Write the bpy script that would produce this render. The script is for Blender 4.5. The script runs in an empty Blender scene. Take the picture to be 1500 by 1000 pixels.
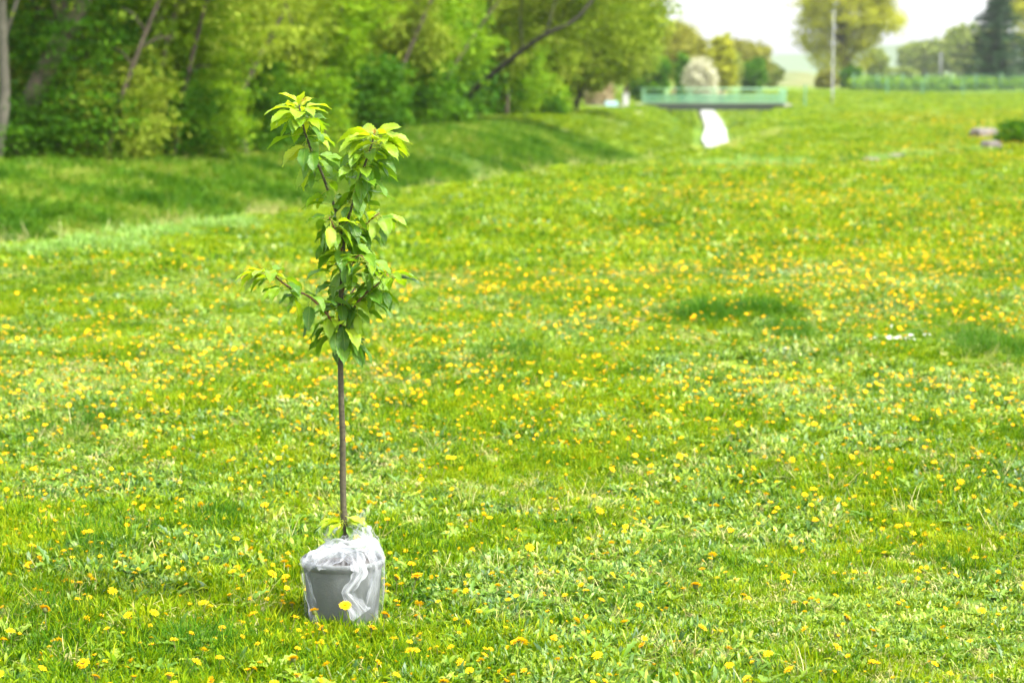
import bpy, math, random
import numpy as np
from mathutils import Vector, Matrix
R = math.radians
rs = np.random.RandomState
SC = bpy.context.scene
COL = SC.collection
PI = math.pi

# ------------------------------------------------------------------ camera numbers
H = 1.7; F = 3333.0; PITCH = math.atan(400 / F)
CP, SP = math.cos(PITCH), math.sin(PITCH)
def at(px, py, Y):
    """world point seen at photo pixel (px,py) at ground distance Y"""
    u = (px - 750) / F; v = (500 - py) / F
    dy = CP + v * SP; dz = -SP + v * CP
    t = Y / dy
    return Vector((u * t, Y, H + dz * t))
def xat(px, Y): return at(px, 100, Y).x

# ------------------------------------------------------------------ terrain
CX = np.array([(-16, -60), (-12, 0), (-10, 12), (-7.7, 21.8), (-4.1, 32.2), (-1.9, 38), (1.5, 49), (4.3, 61), (5.6, 72), (7.1, 85), (8.9, 98), (10.2, 115),
               (13.3, 150), (17, 200), (24, 300), (40, 500)], float)
def smooth_poly(P, n=8):
    out = []
    for i in range(len(P) - 1):
        p0 = P[max(i - 1, 0)]; p1 = P[i]; p2 = P[i + 1]; p3 = P[min(i + 2, len(P) - 1)]
        for k in range(n):
            t = k / n
            out.append(0.5 * ((2 * p1) + (-p0 + p2) * t + (2 * p0 - 5 * p1 + 4 * p2 - p3) * t * t + (-p0 + 3 * p1 - 3 * p2 + p3) * t ** 3))
    out.append(P[-1]); return np.array(out)
CL = smooth_poly(CX, 5)
def chan(x, y):
    """signed distance to the stream's centre line (positive on the right-hand meadow side)"""
    x = np.asarray(x, float); y = np.asarray(y, float)
    best = np.full(x.shape, 1e9); sg = np.ones(x.shape)
    for i in range(len(CL) - 1):
        a = CL[i]; b = CL[i + 1]; d = b - a; L2 = d @ d
        t = np.clip(((x - a[0]) * d[0] + (y - a[1]) * d[1]) / L2, 0, 1)
        qx = a[0] + t * d[0]; qy = a[1] + t * d[1]
        dd = np.hypot(x - qx, y - qy)
        m = dd < best
        best = np.where(m, dd, best)
        cr = d[0] * (y - a[1]) - d[1] * (x - a[0])
        sg = np.where(m, np.where(cr > 0, -1.0, 1.0), sg)
    return best * sg
def sst(a, b, x):
    t = np.clip((x - a) / (b - a), 0, 1); return t * t * (3 - 2 * t)
_r = rs(5)
_NW = [(_r.uniform(0.15, 1.3), _r.uniform(0, 2 * PI), _r.uniform(0, 2 * PI)) for _ in range(14)]
def relief(x, y):
    z = 0
    for k, a, p in _NW:
        z = z + np.sin((x * math.cos(a) + y * math.sin(a)) * k * 1.6 + p) * 0.011 / (k + 0.25)
    return z
def zg(x, y):
    x = np.asarray(x, float); y = np.asarray(y, float)
    base = -0.8 * sst(50, 150, y)
    d = chan(x, y)
    w = np.where(d < 0, 6.5 - 1.9 * sst(60, 140, y), 3.0 + 1.6 * sst(90, 145, y))
    dep = .95 + .45 * sst(38, 60, y)
    prof = np.where(np.abs(d) < 0.55, 1.0, 1 - sst(0.0, 1.0, (np.abs(d) - 0.55) / (w - 0.55)))
    rl = relief(x, y) * sst(7.6, 14, np.hypot(x + .5, y)) * 1.0
    far = sst(150, 500, y)
    return base - dep * prof * (1 - far) + rl * (1 - sst(200, 300, y)) + 0.12 * np.sin(x * .21 + 1) * sst(60, 90, np.hypot(x, y)) * (1 - far)
def zg1(x, y): return float(zg(np.array([x]), np.array([y]))[0])

# ------------------------------------------------------------------ object helpers
def tag(o, label=None, cat=None, group=None, kind=None):
    if label: o['label'] = label
    if cat: o['category'] = cat
    if group: o['group'] = group
    if kind: o['kind'] = kind
    return o
def empty(name, loc, label=None, cat=None, group=None):
    o = bpy.data.objects.new(name, None); COL.objects.link(o); o.location = loc
    o.empty_display_size = .1
    return tag(o, label, cat, group)
def mesh_np(name, V, quads=None, tris=None, tint=None, smooth=False, uv=None):
    V = np.asarray(V, np.float32); me = bpy.data.meshes.new(name)
    loops = []; starts = []; tot = 0
    nq = 0 if quads is None else len(quads); nt = 0 if tris is None else len(tris)
    arr = []
    if nq: arr.append(np.asarray(quads, np.int32).ravel())
    if nt: arr.append(np.asarray(tris, np.int32).ravel())
    li = np.concatenate(arr)
    ls = np.concatenate([np.arange(nq) * 4, nq * 4 + np.arange(nt) * 3]).astype(np.int32)
    me.vertices.add(len(V)); me.vertices.foreach_set('co', V.ravel())
    me.loops.add(len(li)); me.loops.foreach_set('vertex_index', li)
    me.polygons.add(nq + nt); me.polygons.foreach_set('loop_start', ls)
    if smooth: me.polygons.foreach_set('use_smooth', np.ones(nq + nt, bool))
    if tint is not None:
        a = me.attributes.new('tint', 'FLOAT', 'POINT'); a.data.foreach_set('value', np.asarray(tint, np.float32))
    if uv is not None:
        u = me.uv_layers.new(name='UVMap'); u.data.foreach_set('uv', np.asarray(uv, np.float32)[li].ravel())
    me.update(calc_edges=True); me.validate()
    return me
def link(name, me, mat=None, parent=None, loc=None):
    o = bpy.data.objects.new(name, me)
    COL.objects.link(o)
    if mat is not None:
        for m in (mat if isinstance(mat, (list, tuple)) else [mat]): me.materials.append(m)
    if parent is not None: o.parent = parent
    if loc is not None: o.location = loc
    return o
class MB:
    def __init__(s): s.V = []; s.F = []; s.T = []; s.smooth = False
    def add(s, V, Fc, tint=0.5):
        n = len(s.V); s.V += [tuple(v) for v in V]; s.F += [tuple(i + n for i in f) for f in Fc]; s.T += [tint] * len(V)
    def box(s, c, d, rot=None, bev=0.0):
        x, y, z = [k / 2 for k in d]
        if bev:
            b = bev; V = []; 
            for sz in (-1, 1):
                for (ax, ay) in ((-1, -1), (1, -1), (1, 1), (-1, 1)):
                    V.append((ax * (x - b), ay * (y - b), sz * z))
            for sz in (-1, 1):
                for (ax, ay) in ((-1, -1), (1, -1), (1, 1), (-1, 1)):
                    V.append((ax * x, ay * y, sz * (z - b)))
            Fc = [(3, 2, 1, 0), (4, 5, 6, 7)]
            for k in range(4):
                j = (k + 1) % 4
                Fc += [(k, j, 8 + j, 8 + k), (8 + k, 8 + j, 12 + j, 12 + k), (12 + k, 12 + j, 4 + j, 4 + k)]
        else:
            V = [(-x, -y, -z), (x, -y, -z), (x, y, -z), (-x, y, -z), (-x, -y, z), (x, -y, z), (x, y, z), (-x, y, z)]
            Fc = [(3, 2, 1, 0), (4, 5, 6, 7), (0, 1, 5, 4), (1, 2, 6, 5), (2, 3, 7, 6), (3, 0, 4, 7)]
        V = [Vector(v) for v in V]
        if rot is not None: V = [rot @ v for v in V]
        s.add([v + Vector(c) for v in V], Fc)
    def tube(s, P, rad, n=8, tint=.5, cap=True):
        P = [Vector(p) for p in P]; V = []; Fc = []
        up = None
        for i, p in enumerate(P):
            d = (P[min(i + 1, len(P) - 1)] - P[max(i - 1, 0)]).normalized()
            if up is None:
                up = d.orthogonal().normalized()
            up = (up - d * up.dot(d)).normalized(); sd = d.cross(up)
            r = rad[i] if hasattr(rad, '__len__') else rad
            for k in range(n):
                a = 2 * PI * k / n; V.append(p + (up * math.cos(a) + sd * math.sin(a)) * r)
        for i in range(len(P) - 1):
            for k in range(n):
                j = (k + 1) % n
                Fc.append((i * n + k, i * n + j, (i + 1) * n + j, (i + 1) * n + k))
        if cap:
            Fc.append(tuple(reversed(range(n)))); Fc.append(tuple((len(P) - 1) * n + k for k in range(n)))
        s.add(V, Fc, tint)
    def lathe(s, prof, n=32, c=(0, 0, 0), close=False):
        V = []; Fc = []
        for r, z in prof:
            for k in range(n):
                a = 2 * PI * k / n; V.append((c[0] + r * math.cos(a), c[1] + r * math.sin(a), c[2] + z))
        for i in range(len(prof) - 1):
            for k in range(n):
                j = (k + 1) % n; Fc.append((i * n + k, i * n + j, (i + 1) * n + j, (i + 1) * n + k))
        s.add(V, Fc)
    def mesh(s, name, smooth=False):
        me = bpy.data.meshes.new(name); me.from_pydata(s.V, [], s.F)
        a = me.attributes.new('tint', 'FLOAT', 'POINT'); a.data.foreach_set('value', s.T)
        if smooth:
            me.polygons.foreach_set('use_smooth', [True] * len(me.polygons))
        me.update(); return me
    def obj(s, name, mat, parent=None, loc=None, smooth=False):
        return link(name, s.mesh(name, smooth), mat, parent, loc)

# ------------------------------------------------------------------ materials
def new_mat(name):
    m = bpy.data.materials.new(name); m.use_nodes = True; nt = m.node_tree; nt.nodes.clear()
    return m, nt, nt.nodes, nt.links
def N(nt, t, **kw):
    n = nt.nodes.new(t)
    for k, v in kw.items(): setattr(n, k, v)
    return n
def ramp(nt, stops, fac=None, interp='LINEAR'):
    r = nt.nodes.new('ShaderNodeValToRGB'); cr = r.color_ramp; cr.interpolation = interp
    while len(cr.elements) > 1: cr.elements.remove(cr.elements[-1])
    for i, (p, c) in enumerate(stops):
        e = cr.elements[0] if i == 0 else cr.elements.new(p)
        e.position = p; e.color = (*c, 1)
    if fac is not None: nt.links.new(fac, r.inputs[0])
    return r
def mathn(nt, op, a, b=None, clamp=False):
    n = nt.nodes.new('ShaderNodeMath'); n.operation = op; n.use_clamp = clamp
    for i, v in enumerate((a, b)):
        if v is None: continue
        if isinstance(v, (int, float)): n.inputs[i].default_value = v
        else: nt.links.new(v, n.inputs[i])
    return n.outputs[0]
def mixc(nt, fac, a, b, mode='MIX'):
    n = nt.nodes.new('ShaderNodeMix'); n.data_type = 'RGBA'; n.blend_type = mode
    for i, v in ((0, fac), (6, a), (7, b)):
        if isinstance(v, (int, float)): n.inputs[i].default_value = v
        elif isinstance(v, tuple): n.inputs[i].default_value = (*v, 1)
        else: nt.links.new(v, n.inputs[i])
    return n.outputs[2]
def noise(nt, scale, detail=2, vec=None, rough=.5, dist=0):
    n = nt.nodes.new('ShaderNodeTexNoise'); n.inputs['Scale'].default_value = scale
    n.inputs['Detail'].default_value = detail; n.inputs['Roughness'].default_value = rough; n.inputs['Distortion'].default_value = dist
    if vec is not None: nt.links.new(vec, n.inputs['Vector'])
    return n.outputs['Fac']
def worldpos(nt): return nt.nodes.new('ShaderNodeNewGeometry').outputs['Position']

def foliage(name, stops, transl=.4, rough=.5, patch=0.35, pscale=.35, rnd=.3, spec=.08, amp=.6):
    """leafy material: colour by per-leaf tint + per-clump random + patches over the ground"""
    m, nt, nd, lk = new_mat(name)
    at_ = N(nt, 'ShaderNodeAttribute', attribute_name='tint'); oi = N(nt, 'ShaderNodeObjectInfo')
    wp = worldpos(nt)
    nz = noise(nt, pscale, 3, wp, .6)
    a = mathn(nt, 'MULTIPLY', mathn(nt, 'SUBTRACT', at_.outputs['Fac'], .5), amp * 1.6)
    b = mathn(nt, 'MULTIPLY', mathn(nt, 'SUBTRACT', oi.outputs['Random'], .5), rnd)
    c = mathn(nt, 'MULTIPLY', mathn(nt, 'SUBTRACT', nz, .5), patch * 3)
    f = mathn(nt, 'ADD', mathn(nt, 'ADD', a, b), mathn(nt, 'ADD', c, .5), True)
    col = ramp(nt, stops, f).outputs[0]
    pr = N(nt, 'ShaderNodeBsdfPrincipled'); lk.new(col, pr.inputs['Base Color'])
    pr.inputs['Roughness'].default_value = rough; pr.inputs['Specular IOR Level'].default_value = spec
    tr = N(nt, 'ShaderNodeBsdfTranslucent')
    lk.new(mixc(nt, 1.0, col, (1.0, 1.0, .45), 'MULTIPLY'), tr.inputs[0])
    mx = N(nt, 'ShaderNodeMixShader'); mx.inputs[0].default_value = transl
    lk.new(pr.outputs[0], mx.inputs[1]); lk.new(tr.outputs[0], mx.inputs[2])
    out = N(nt, 'ShaderNodeOutputMaterial'); lk.new(mx.outputs[0], out.inputs[0])
    return m
def plain(name, col, rough=.6, var=.15, scale=8, bump=0, metal=0, col2=None, spec=.5, bscale=None):
    m, nt, nd, lk = new_mat(name)
    tc = N(nt, 'ShaderNodeTexCoord').outputs['Object']
    nz = noise(nt, scale, 5, tc, .6)
    c2 = col2 or tuple(c * (1 - 2 * var) for c in col)
    cr = ramp(nt, [(.3, c2), (.7, col)], nz)
    pr = N(nt, 'ShaderNodeBsdfPrincipled'); lk.new(cr.outputs[0], pr.inputs['Base Color'])
    pr.inputs['Roughness'].default_value = rough; pr.inputs['Metallic'].default_value = metal; pr.inputs['Specular IOR Level'].default_value = spec
    if bump:
        b = N(nt, 'ShaderNodeBump'); b.inputs['Strength'].default_value = bump; b.inputs['Distance'].default_value = .02
        lk.new(noise(nt, bscale or scale * 4, 6, tc, .65), b.inputs['Height']); lk.new(b.outputs[0], pr.inputs['Normal'])
    out = N(nt, 'ShaderNodeOutputMaterial'); lk.new(pr.outputs[0], out.inputs[0])
    return m

G_DARK = (.020, .075, .003); G_MID = (.074, .172, .001); G_YEL = (.174, .275, .001); G_PALE = (.28, .33, .012); STRAW = (.34, .33, .10)
M = {}
M['grass'] = foliage('meadow grass', [(0, G_DARK), (.3, G_MID), (.6, G_YEL), (.82, (.26, .32, .004)), (1, G_PALE)], .42, .5, .34, .7, .45)
M['weed'] = foliage('broad weed leaves', [(0, (.025, .09, .004)), (.4, (.09, .195, .002)), (.75, (.178, .28, .002)), (1, (.28, .35, .018))], .35, .5, .34, .8, .5, .6)
M['long'] = foliage('long dark grass', [(0, (.012, .060, .002)), (.5, (.035, .125, .003)), (1, (.11, .22, .005))], .35, .45, .15, 1, .3)
M['straw'] = foliage('dry straw', [(0, (.20, .17, .07)), (.5, STRAW), (1, (.50, .48, .24))], .2, .6, .1, 1, .3)
M['bank'] = foliage('bank grass', [(0, (.025, .090, .004)), (.4, (.062, .165, .005)), (.75, (.135, .24, .008)), (1, (.28, .31, .06))], .35, .5, .75, .5, .4)
M['pale'] = foliage('pale seeding grass', [(0, (.10, .24, .02)), (.5, (.20, .34, .07)), (1, (.36, .46, .20))], .3, .6, .2, 1, .3)
M['sap'] = None
BARK = plain('bark', (.13, .10, .065), .9, .3, 6, .6)
BARKP = plain('pale bark', (.13, .12, .085), .9, .25, 5, .5)
BARKD = plain('dark bark', (.030, .026, .014), .9, .3, 6, .5)
M['willow'] = foliage('willow leaves', [(0, (.06, .12, .006)), (.45, (.17, .25, .012)), (1, (.36, .42, .05))], .45, .55, .25, .3, 0)
M['bright'] = foliage('bright spring leaves', [(0, (.045, .13, .003)), (.45, (.14, .28, .005)), (1, (.32, .46, .02))], .45, .55, .2, .4, 0)
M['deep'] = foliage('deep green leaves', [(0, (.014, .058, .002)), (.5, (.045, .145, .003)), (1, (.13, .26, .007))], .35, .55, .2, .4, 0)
M['olive'] = foliage('olive leaves', [(0, (.09, .10, .012)), (.5, (.21, .22, .025)), (1, (.34, .34, .05))], .4, .6, .25, .1, 0)
M['ygreen'] = foliage('fresh yellow green leaves', [(0, (.17, .20, .010)), (.5, (.36, .38, .022)), (1, (.50, .49, .05))], .45, .6, .2, .1, 0)
M['conif'] = foliage('conifer needles', [(0, (.008, .028, .012)), (.5, (.020, .055, .022)), (1, (.05, .10, .04))], .1, .6, .2, .3, 0)
M['blossom'] = foliage('pale blossom', [(0, (.30, .30, .18)), (.5, (.50, .49, .38)), (1, (.68, .67, .58))], .3, .6, .2, .3, 0)
M['tan'] = foliage('dry tan reeds', [(0, (.22, .18, .09)), (.5, (.38, .31, .18)), (1, (.52, .45, .30))], .3, .7, .2, .5, 0)
M['farwood'] = foliage('far woodland leaves', [(0, (.09, .14, .025)), (.5, (.20, .26, .045)), (1, (.32, .36, .09))], .3, .7, .3, .03, 0)

def ground_mat():
    m, nt, nd, lk = new_mat('meadow ground')
    wp = worldpos(nt)
    big = noise(nt, .12, 3, wp, .6); med = noise(nt, .9, 5, wp, .65, .6); fine = noise(nt, 26, 5, wp, .7)
    a = mathn(nt, 'ADD', mathn(nt, 'MULTIPLY', mathn(nt, 'SUBTRACT', big, .5), 1.1), mathn(nt, 'MULTIPLY', mathn(nt, 'SUBTRACT', med, .5), 1.3))
    f = mathn(nt, 'ADD', mathn(nt, 'ADD', a, mathn(nt, 'MULTIPLY', mathn(nt, 'SUBTRACT', fine, .5), 1.2)), .5, True)
    meadow = ramp(nt, [(0, (.020, .065, .004)), (.35, (.050, .125, .004)), (.65, (.125, .19, .004)), (1, (.23, .25, .010))], f).outputs[0]
    bank = ramp(nt, [(0, (.025, .08, .005)), (.4, (.055, .145, .006)), (.75, (.11, .20, .010)), (1, (.22, .23, .06))], f).outputs[0]
    zone = N(nt, 'ShaderNodeAttribute', attribute_name='zone').outputs['Fac']
    soil = N(nt, 'ShaderNodeAttribute', attribute_name='bare').outputs['Fac']
    c = mixc(nt, zone, meadow, bank)
    # thin soil and thatch between the tufts
    th = ramp(nt, [(.45, (0, 0, 0)), (.65, (1, 1, 1))], noise(nt, 7, 6, wp, .7)).outputs[0]
    c = mixc(nt, mathn(nt, 'MULTIPLY', th, .35), c, (.16, .13, .06))
    c = mixc(nt, mathn(nt, 'MULTIPLY', soil, mathn(nt, 'ADD', noise(nt, 1.5, 5, wp, .7), .3), True), c, (.36, .29, .18))
    pr = N(nt, 'ShaderNodeBsdfPrincipled'); lk.new(c, pr.inputs['Base Color']); pr.inputs['Roughness'].default_value = .9
    pr.inputs['Specular IOR Level'].default_value = .1
    b = N(nt, 'ShaderNodeBump'); b.inputs['Strength'].default_value = .8; b.inputs['Distance'].default_value = .06
    lk.new(noise(nt, 9, 6, wp, .75), b.inputs['Height']); lk.new(b.outputs[0], pr.inputs['Normal'])
    out = N(nt, 'ShaderNodeOutputMaterial'); lk.new(pr.outputs[0], out.inputs[0])
    return m

# ------------------------------------------------------------------ ground
def geo(a, b, n, first):
    out = [a]; s = first; k = 1.0
    lo, hi = 1.0001, 3.0
    for _ in range(60):
        k = (lo + hi) / 2; t = first * (k ** n - 1) / (k - 1)
        if t > abs(b - a): hi = k
        else: lo = k
    sg = 1 if b > a else -1
    for i in range(n): out.append(out[-1] + sg * s); s *= k
    return out
def build_ground():
    xs = list(reversed(geo(-26, -1200, 30, .8)))[:-1] + list(np.arange(-26, 34.01, .34)) + geo(34, 1200, 34, .5)[1:]
    ys = list(reversed(geo(-4, -150, 14, 1)))[:-1] + list(np.arange(-4, 60, .34)) + list(np.arange(60, 170, .7)) + geo(170, 1500, 40, 1.0)
    xs = np.array(xs); ys = np.array(ys); X, Y = np.meshgrid(xs, ys)
    Z = zg(X, Y); nx, ny = len(xs), len(ys)
    i = np.arange(nx - 1)[None, :] + nx * np.arange(ny - 1)[:, None]
    Q = np.stack([i, i + 1, i + nx + 1, i + nx], -1).reshape(-1, 4)
    V = np.stack([X, Y, Z], -1).reshape(-1, 3)
    me = mesh_np('ground', V, quads=Q, smooth=True)
    d = chan(X, Y)
    zone = sst(-.2, -1.8, d) if False else (1 - sst(-2.2, .4, d)) * (1 - sst(68, 92, Y))
    a = me.attributes.new('zone', 'FLOAT', 'POINT'); a.data.foreach_set('value', zone.ravel().astype(np.float32))
    nse = .5 + .5 * np.sin(X * 1.3 + np.sin(Y * .7) * 2) * np.sin(Y * .9)
    bare = np.exp(-((d - 2.6) / .5) ** 2) * .55 * nse * (Y < 75) + np.exp(-((d + 4.2 + .5 * np.sin(Y * .2)) / .35) ** 2) * .5 * (Y > 45) * (Y < 140)
    # stony strip on the right of the meadow
    u = (X - 8.4) / 2.2; bare += np.exp(-((Y - (41.7 + (X - 6.6) * 2.03)) / .9) ** 2) * np.exp(-(u ** 4)) * .9
    a = me.attributes.new('bare', 'FLOAT', 'POINT'); a.data.foreach_set('value', np.clip(bare, 0, 1).ravel().astype(np.float32))
    o = link('ground', me, ground_mat()); o['kind'] = 'structure'
    o['label'] = 'green meadow ground with a grassy ditch'
build_ground()

# stream
def ribbon(pts, hw, zf, name):
    V = []; Q = []
    for i, p in enumerate(pts):
        d = pts[min(i + 1, len(pts) - 1)] - pts[max(i - 1, 0)]; d = d / np.hypot(*d); n = np.array([d[1], -d[0]])
        for k in (-1, 0, 1):
            q = p + n * hw(p, i) * k; V.append((q[0], q[1], zf(p)))
        if i:
            a = (i - 1) * 3; b = i * 3
            Q += [(a, a + 1, b + 1, b), (a + 1, a + 2, b + 2, b + 1)]
    return mesh_np(name, V, quads=Q)
mw, nt, nd, lk = new_mat('stream water')
pr = N(nt, 'ShaderNodeBsdfPrincipled'); pr.inputs['Base Color'].default_value = (.62, .68, .66, 1); pr.inputs['Roughness'].default_value = .28  # whitish base colour stands in for the glare of reflected sky
pr.inputs['Specular IOR Level'].default_value = .9
pr.inputs['Coat Weight'].default_value = .6
b = N(nt, 'ShaderNodeBump'); b.inputs['Strength'].default_value = .9; b.inputs['Distance'].default_value = .05
lk.new(noise(nt, 5, 3, worldpos(nt), .6), b.inputs['Height']); lk.new(b.outputs[0], pr.inputs['Normal'])
out = N(nt, 'ShaderNodeOutputMaterial'); lk.new(pr.outputs[0], out.inputs[0])
pts = np.array([p for p in CL if -10 < p[1] < 320])
o = link('stream_water', ribbon(pts, lambda p, i: .52 + .12 * float(sst(85, 110, p[1])), lambda p: -0.8 * float(sst(50, 150, p[1])) - 1.24 + .45 * (1 - float(sst(38, 60, p[1]))) + 1.4 * float(sst(150, 500, p[1])), 'stream_water'), mw)
o['kind'] = 'structure'; o['label'] = 'stream water in the ditch with its sky glare painted white'

# ------------------------------------------------------------------ grass prototypes
def blades(r, n, spread, h, w, lean, tint, prof=(1, .95, .7, .06), fold=0, ts=(0, .35, .72, 1)):
    ang = r.uniform(0, 2 * PI, n); rad = spread * np.sqrt(r.uniform(0, 1, n))
    bx = rad * np.cos(ang); by = rad * np.sin(ang)
    az = ang + r.normal(0, 1.0, n)
    hh = r.uniform(h[0], h[1], n); ww = r.uniform(w[0], w[1], n); ll = r.uniform(lean[0], lean[1], n)
    dx, dy = np.cos(az), np.sin(az); tw = az + PI / 2 + r.normal(0, .6, n); sx, sy = np.cos(tw), np.sin(tw)
    ti = np.clip(r.normal(tint[0], tint[1], n), 0, 1)
    V = []; T = []
    for t, p in zip(ts, prof):
        cx = bx + dx * ll * hh * t ** 1.6; cy = by + dy * ll * hh * t ** 1.6
        cz = hh * (t * np.sqrt(np.clip(1 - .5 * np.minimum(ll, 1.2) ** 2 * t ** 2, .1, 1)) if True else t)
        cz = cz - np.maximum(ll - .7, 0) * hh * t ** 3 * .55
        for s in (-1, 1):
            V.append(np.stack([cx + s * sx * ww * p / 2, cy + s * sy * ww * p / 2, cz + .0 * s], -1)); T.append(ti)
    k = len(ts); V = np.stack(V, 1).reshape(-1, 3); T = np.stack(T, 1).reshape(-1)
    i0 = np.arange(n)[:, None] * 2 * k
    Q = []
    for s in range(k - 1):
        Q.append(i0 + np.array([2 * s, 2 * s + 1, 2 * s + 3, 2 * s + 2])[None, :])
    return V, np.concatenate(Q), T
def join(parts):
    Vs = []; Qs = []; Ts = []; n = 0
    for V, Q, T in parts: Vs.append(V); Qs.append(Q + n); Ts.append(T); n += len(V)
    return np.concatenate(Vs), np.concatenate(Qs), np.concatenate(Ts)
def lobed(r, n, L, W, lean, tint):
    """dandelion-like rosette: long toothed leaves"""
    V = []; Q = []; T = []; c = 0
    for i in range(n):
        az = 2 * PI * i / n + r.uniform(-.3, .3); l = r.uniform(*L); w = r.uniform(*W); le = r.uniform(*lean); ti = float(np.clip(r.normal(*tint), 0, 1))
        ns = 9
        for s in range(ns):
            t = s / (ns - 1); rr = l * (t * math.sin(le) + .12 * t * t); z = l * (t * math.cos(le)) - l * .35 * t * t * math.sin(le) * 1.1 + .012
            wid = w * (math.sin(PI * min(1, t * .85 + .08)) ** .8) * (1.25 if s % 2 else .55) * (0 if s == ns - 1 else 1) + .0015
            cx, cy = math.cos(az) * rr, math.sin(az) * rr
            sx, sy = -math.sin(az), math.cos(az)
            for k, dz in ((-1, .006), (0, 0), (1, .006)):
                V.append((cx + sx * wid / 2 * k, cy + sy * wid / 2 * k, max(z, .004) + dz * (wid / w))); T.append(ti)
            if s:
                a = c + (s - 1) * 3; b = c + s * 3
                Q += [(a, a + 1, b + 1, b), (a + 1, a + 2, b + 2, b + 1)]
        c += ns * 3
    return np.array(V), np.array(Q), np.array(T)
PROTO = {}
def proto(setname, parts, mat):
    c = PROTO.setdefault(setname, bpy.data.collections.new('proto_' + setname))
    V, Q, T = join(parts)
    me = mesh_np(setname, V, quads=Q, tint=T); me.materials.append(mat)
    nm = '%s_%02d' % (setname, len(c.objects)); o = bpy.data.objects.new(nm, me); c.objects.link(o)
LP = (.35, 1, .85, .08)
for s in range(5):   # short mixed turf
    r = rs(100 + s)
    proto('turf', [blades(r, 46, .085, (.03, .075), (.0025, .0055), (.2, 1.3), (.45, .22)),
                   blades(r, 26, .085, (.02, .05), (.007, .014), (.3, 1.5), (.6, .22), LP)], M['grass'])
for s in range(4):   # clover and small round leaves
    r = rs(200 + s)
    proto('turf', [blades(r, 34, .08, (.025, .055), (.010, .020), (.4, 1.5), (.55, .25), LP), blades(r, 16, .07, (.03, .07), (.0025, .004), (.2, 1), (.5, .2))], M['weed'])
for s in range(2):
    r = rs(300 + s)
    proto('turf', [lobed(r, 9, (.06, .11), (.018, .030), (.7, 1.3), (.5, .2)), blades(r, 14, .09, (.03, .06), (.003, .006), (.2, 1), (.5, .2))], M['weed'])
r = rs(350)
proto('turf', [blades(r, 26, .10, (.04, .09), (.0018, .0035), (.6, 1.6), (.55, .25)), blades(r, 24, .08, (.02, .04), (.008, .014), (.4, 1.4), (.6, .3), LP)], M['straw'])
for s in range(3):   # mid-distance tufts
    r = rs(400 + s)
    proto('mid', [blades(r, 44, .15, (.035, .085), (.006, .014), (.2, 1.2), (.48, .24)), blades(r, 22, .15, (.03, .06), (.016, .03), (.4, 1.4), (.6, .25), LP)], M['grass'])
r = rs(430); proto('mid', [blades(r, 50, .16, (.03, .07), (.012, .028), (.4, 1.4), (.55, .25), LP)], M['weed'])
for s in range(3):
    r = rs(500 + s)
    proto('tuss', [blades(r, 60, .13, (.08, .19), (.003, .006), (.25, 1.3), (.55, .28))], M['long'])
for s in range(3):
    r = rs(520 + s)
    proto('bank', [blades(r, 50, .22, (.08, .22), (.010, .020), (.3, 1.3), (.45, .25)), blades(r, 18, .2, (.08, .16), (.03, .05), (.4, 1.3), (.55, .2), LP)], M['bank'])
for s in range(2):
    r = rs(540 + s)
    proto('pale', [blades(r, 60, .16, (.05, .12), (.005, .012), (.2, 1.0), (.5, .25))], M['pale'])
for s in range(2):
    r = rs(560 + s)
    proto('dry', [blades(r, 26, .10, (.12, .34), (.003, .006), (.2, 1.2), (.5, .25))], M['straw'])

def scatter(name, setname, P, scl, idx, rot, label, tilt=.15):
    """one object of uncountable ground cover: a point mesh instancing small tufts"""
    n = len(P)
    me = bpy.data.meshes.new(name); me.vertices.add(n); me.vertices.foreach_set('co', np.asarray(P, np.float32).ravel())
    a = me.attributes.new('scl', 'FLOAT', 'POINT'); a.data.foreach_set('value', np.asarray(scl, np.float32))
    a = me.attributes.new('idx', 'INT', 'POINT'); a.data.foreach_set('value', np.asarray(idx, np.int32))
    rv = np.zeros((n, 3), np.float32); rr = rs(n); rv[:, 0] = rr.normal(0, tilt, n); rv[:, 1] = rr.normal(0, tilt, n); rv[:, 2] = rot
    a = me.attributes.new('rot', 'FLOAT_VECTOR', 'POINT'); a.data.foreach_set('vector', rv.ravel())
    o = bpy.data.objects.new(name, me); COL.objects.link(o)
    ng = bpy.data.node_groups.new(name, 'GeometryNodeTree')
    ng.interface.new_socket('Geometry', in_out='INPUT', socket_type='NodeSocketGeometry')
    ng.interface.new_socket('Geometry', in_out='OUTPUT', socket_type='NodeSocketGeometry')
    gi = ng.nodes.new('NodeGroupInput'); go = ng.nodes.new('NodeGroupOutput')
    m2p = ng.nodes.new('GeometryNodeMeshToPoints')
    ci = ng.nodes.new('GeometryNodeCollectionInfo'); ci.inputs['Collection'].default_value = PROTO[setname]
    ci.inputs['Separate Children'].default_value = True; ci.inputs['Reset Children'].default_value = True
    ip = ng.nodes.new('GeometryNodeInstanceOnPoints'); ip.inputs['Pick Instance'].default_value = True
    def attr(nm, dt):
        q = ng.nodes.new('GeometryNodeInputNamedAttribute'); q.data_type = dt; q.inputs['Name'].default_value = nm; return q.outputs['Attribute']
    L = ng.links.new
    L(gi.outputs[0], m2p.inputs[0]); L(m2p.outputs[0], ip.inputs['Points']); L(ci.outputs[0], ip.inputs['Instance'])
    L(attr('idx', 'INT'), ip.inputs['Instance Index']); L(attr('rot', 'FLOAT_VECTOR'), ip.inputs['Rotation']); L(attr('scl', 'FLOAT'), ip.inputs['Scale'])
    L(ip.outputs[0], go.inputs[0])
    md = o.modifiers.new('scatter', 'NODES'); md.node_group = ng
    tag(o, label, None, None, 'stuff'); return o
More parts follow.
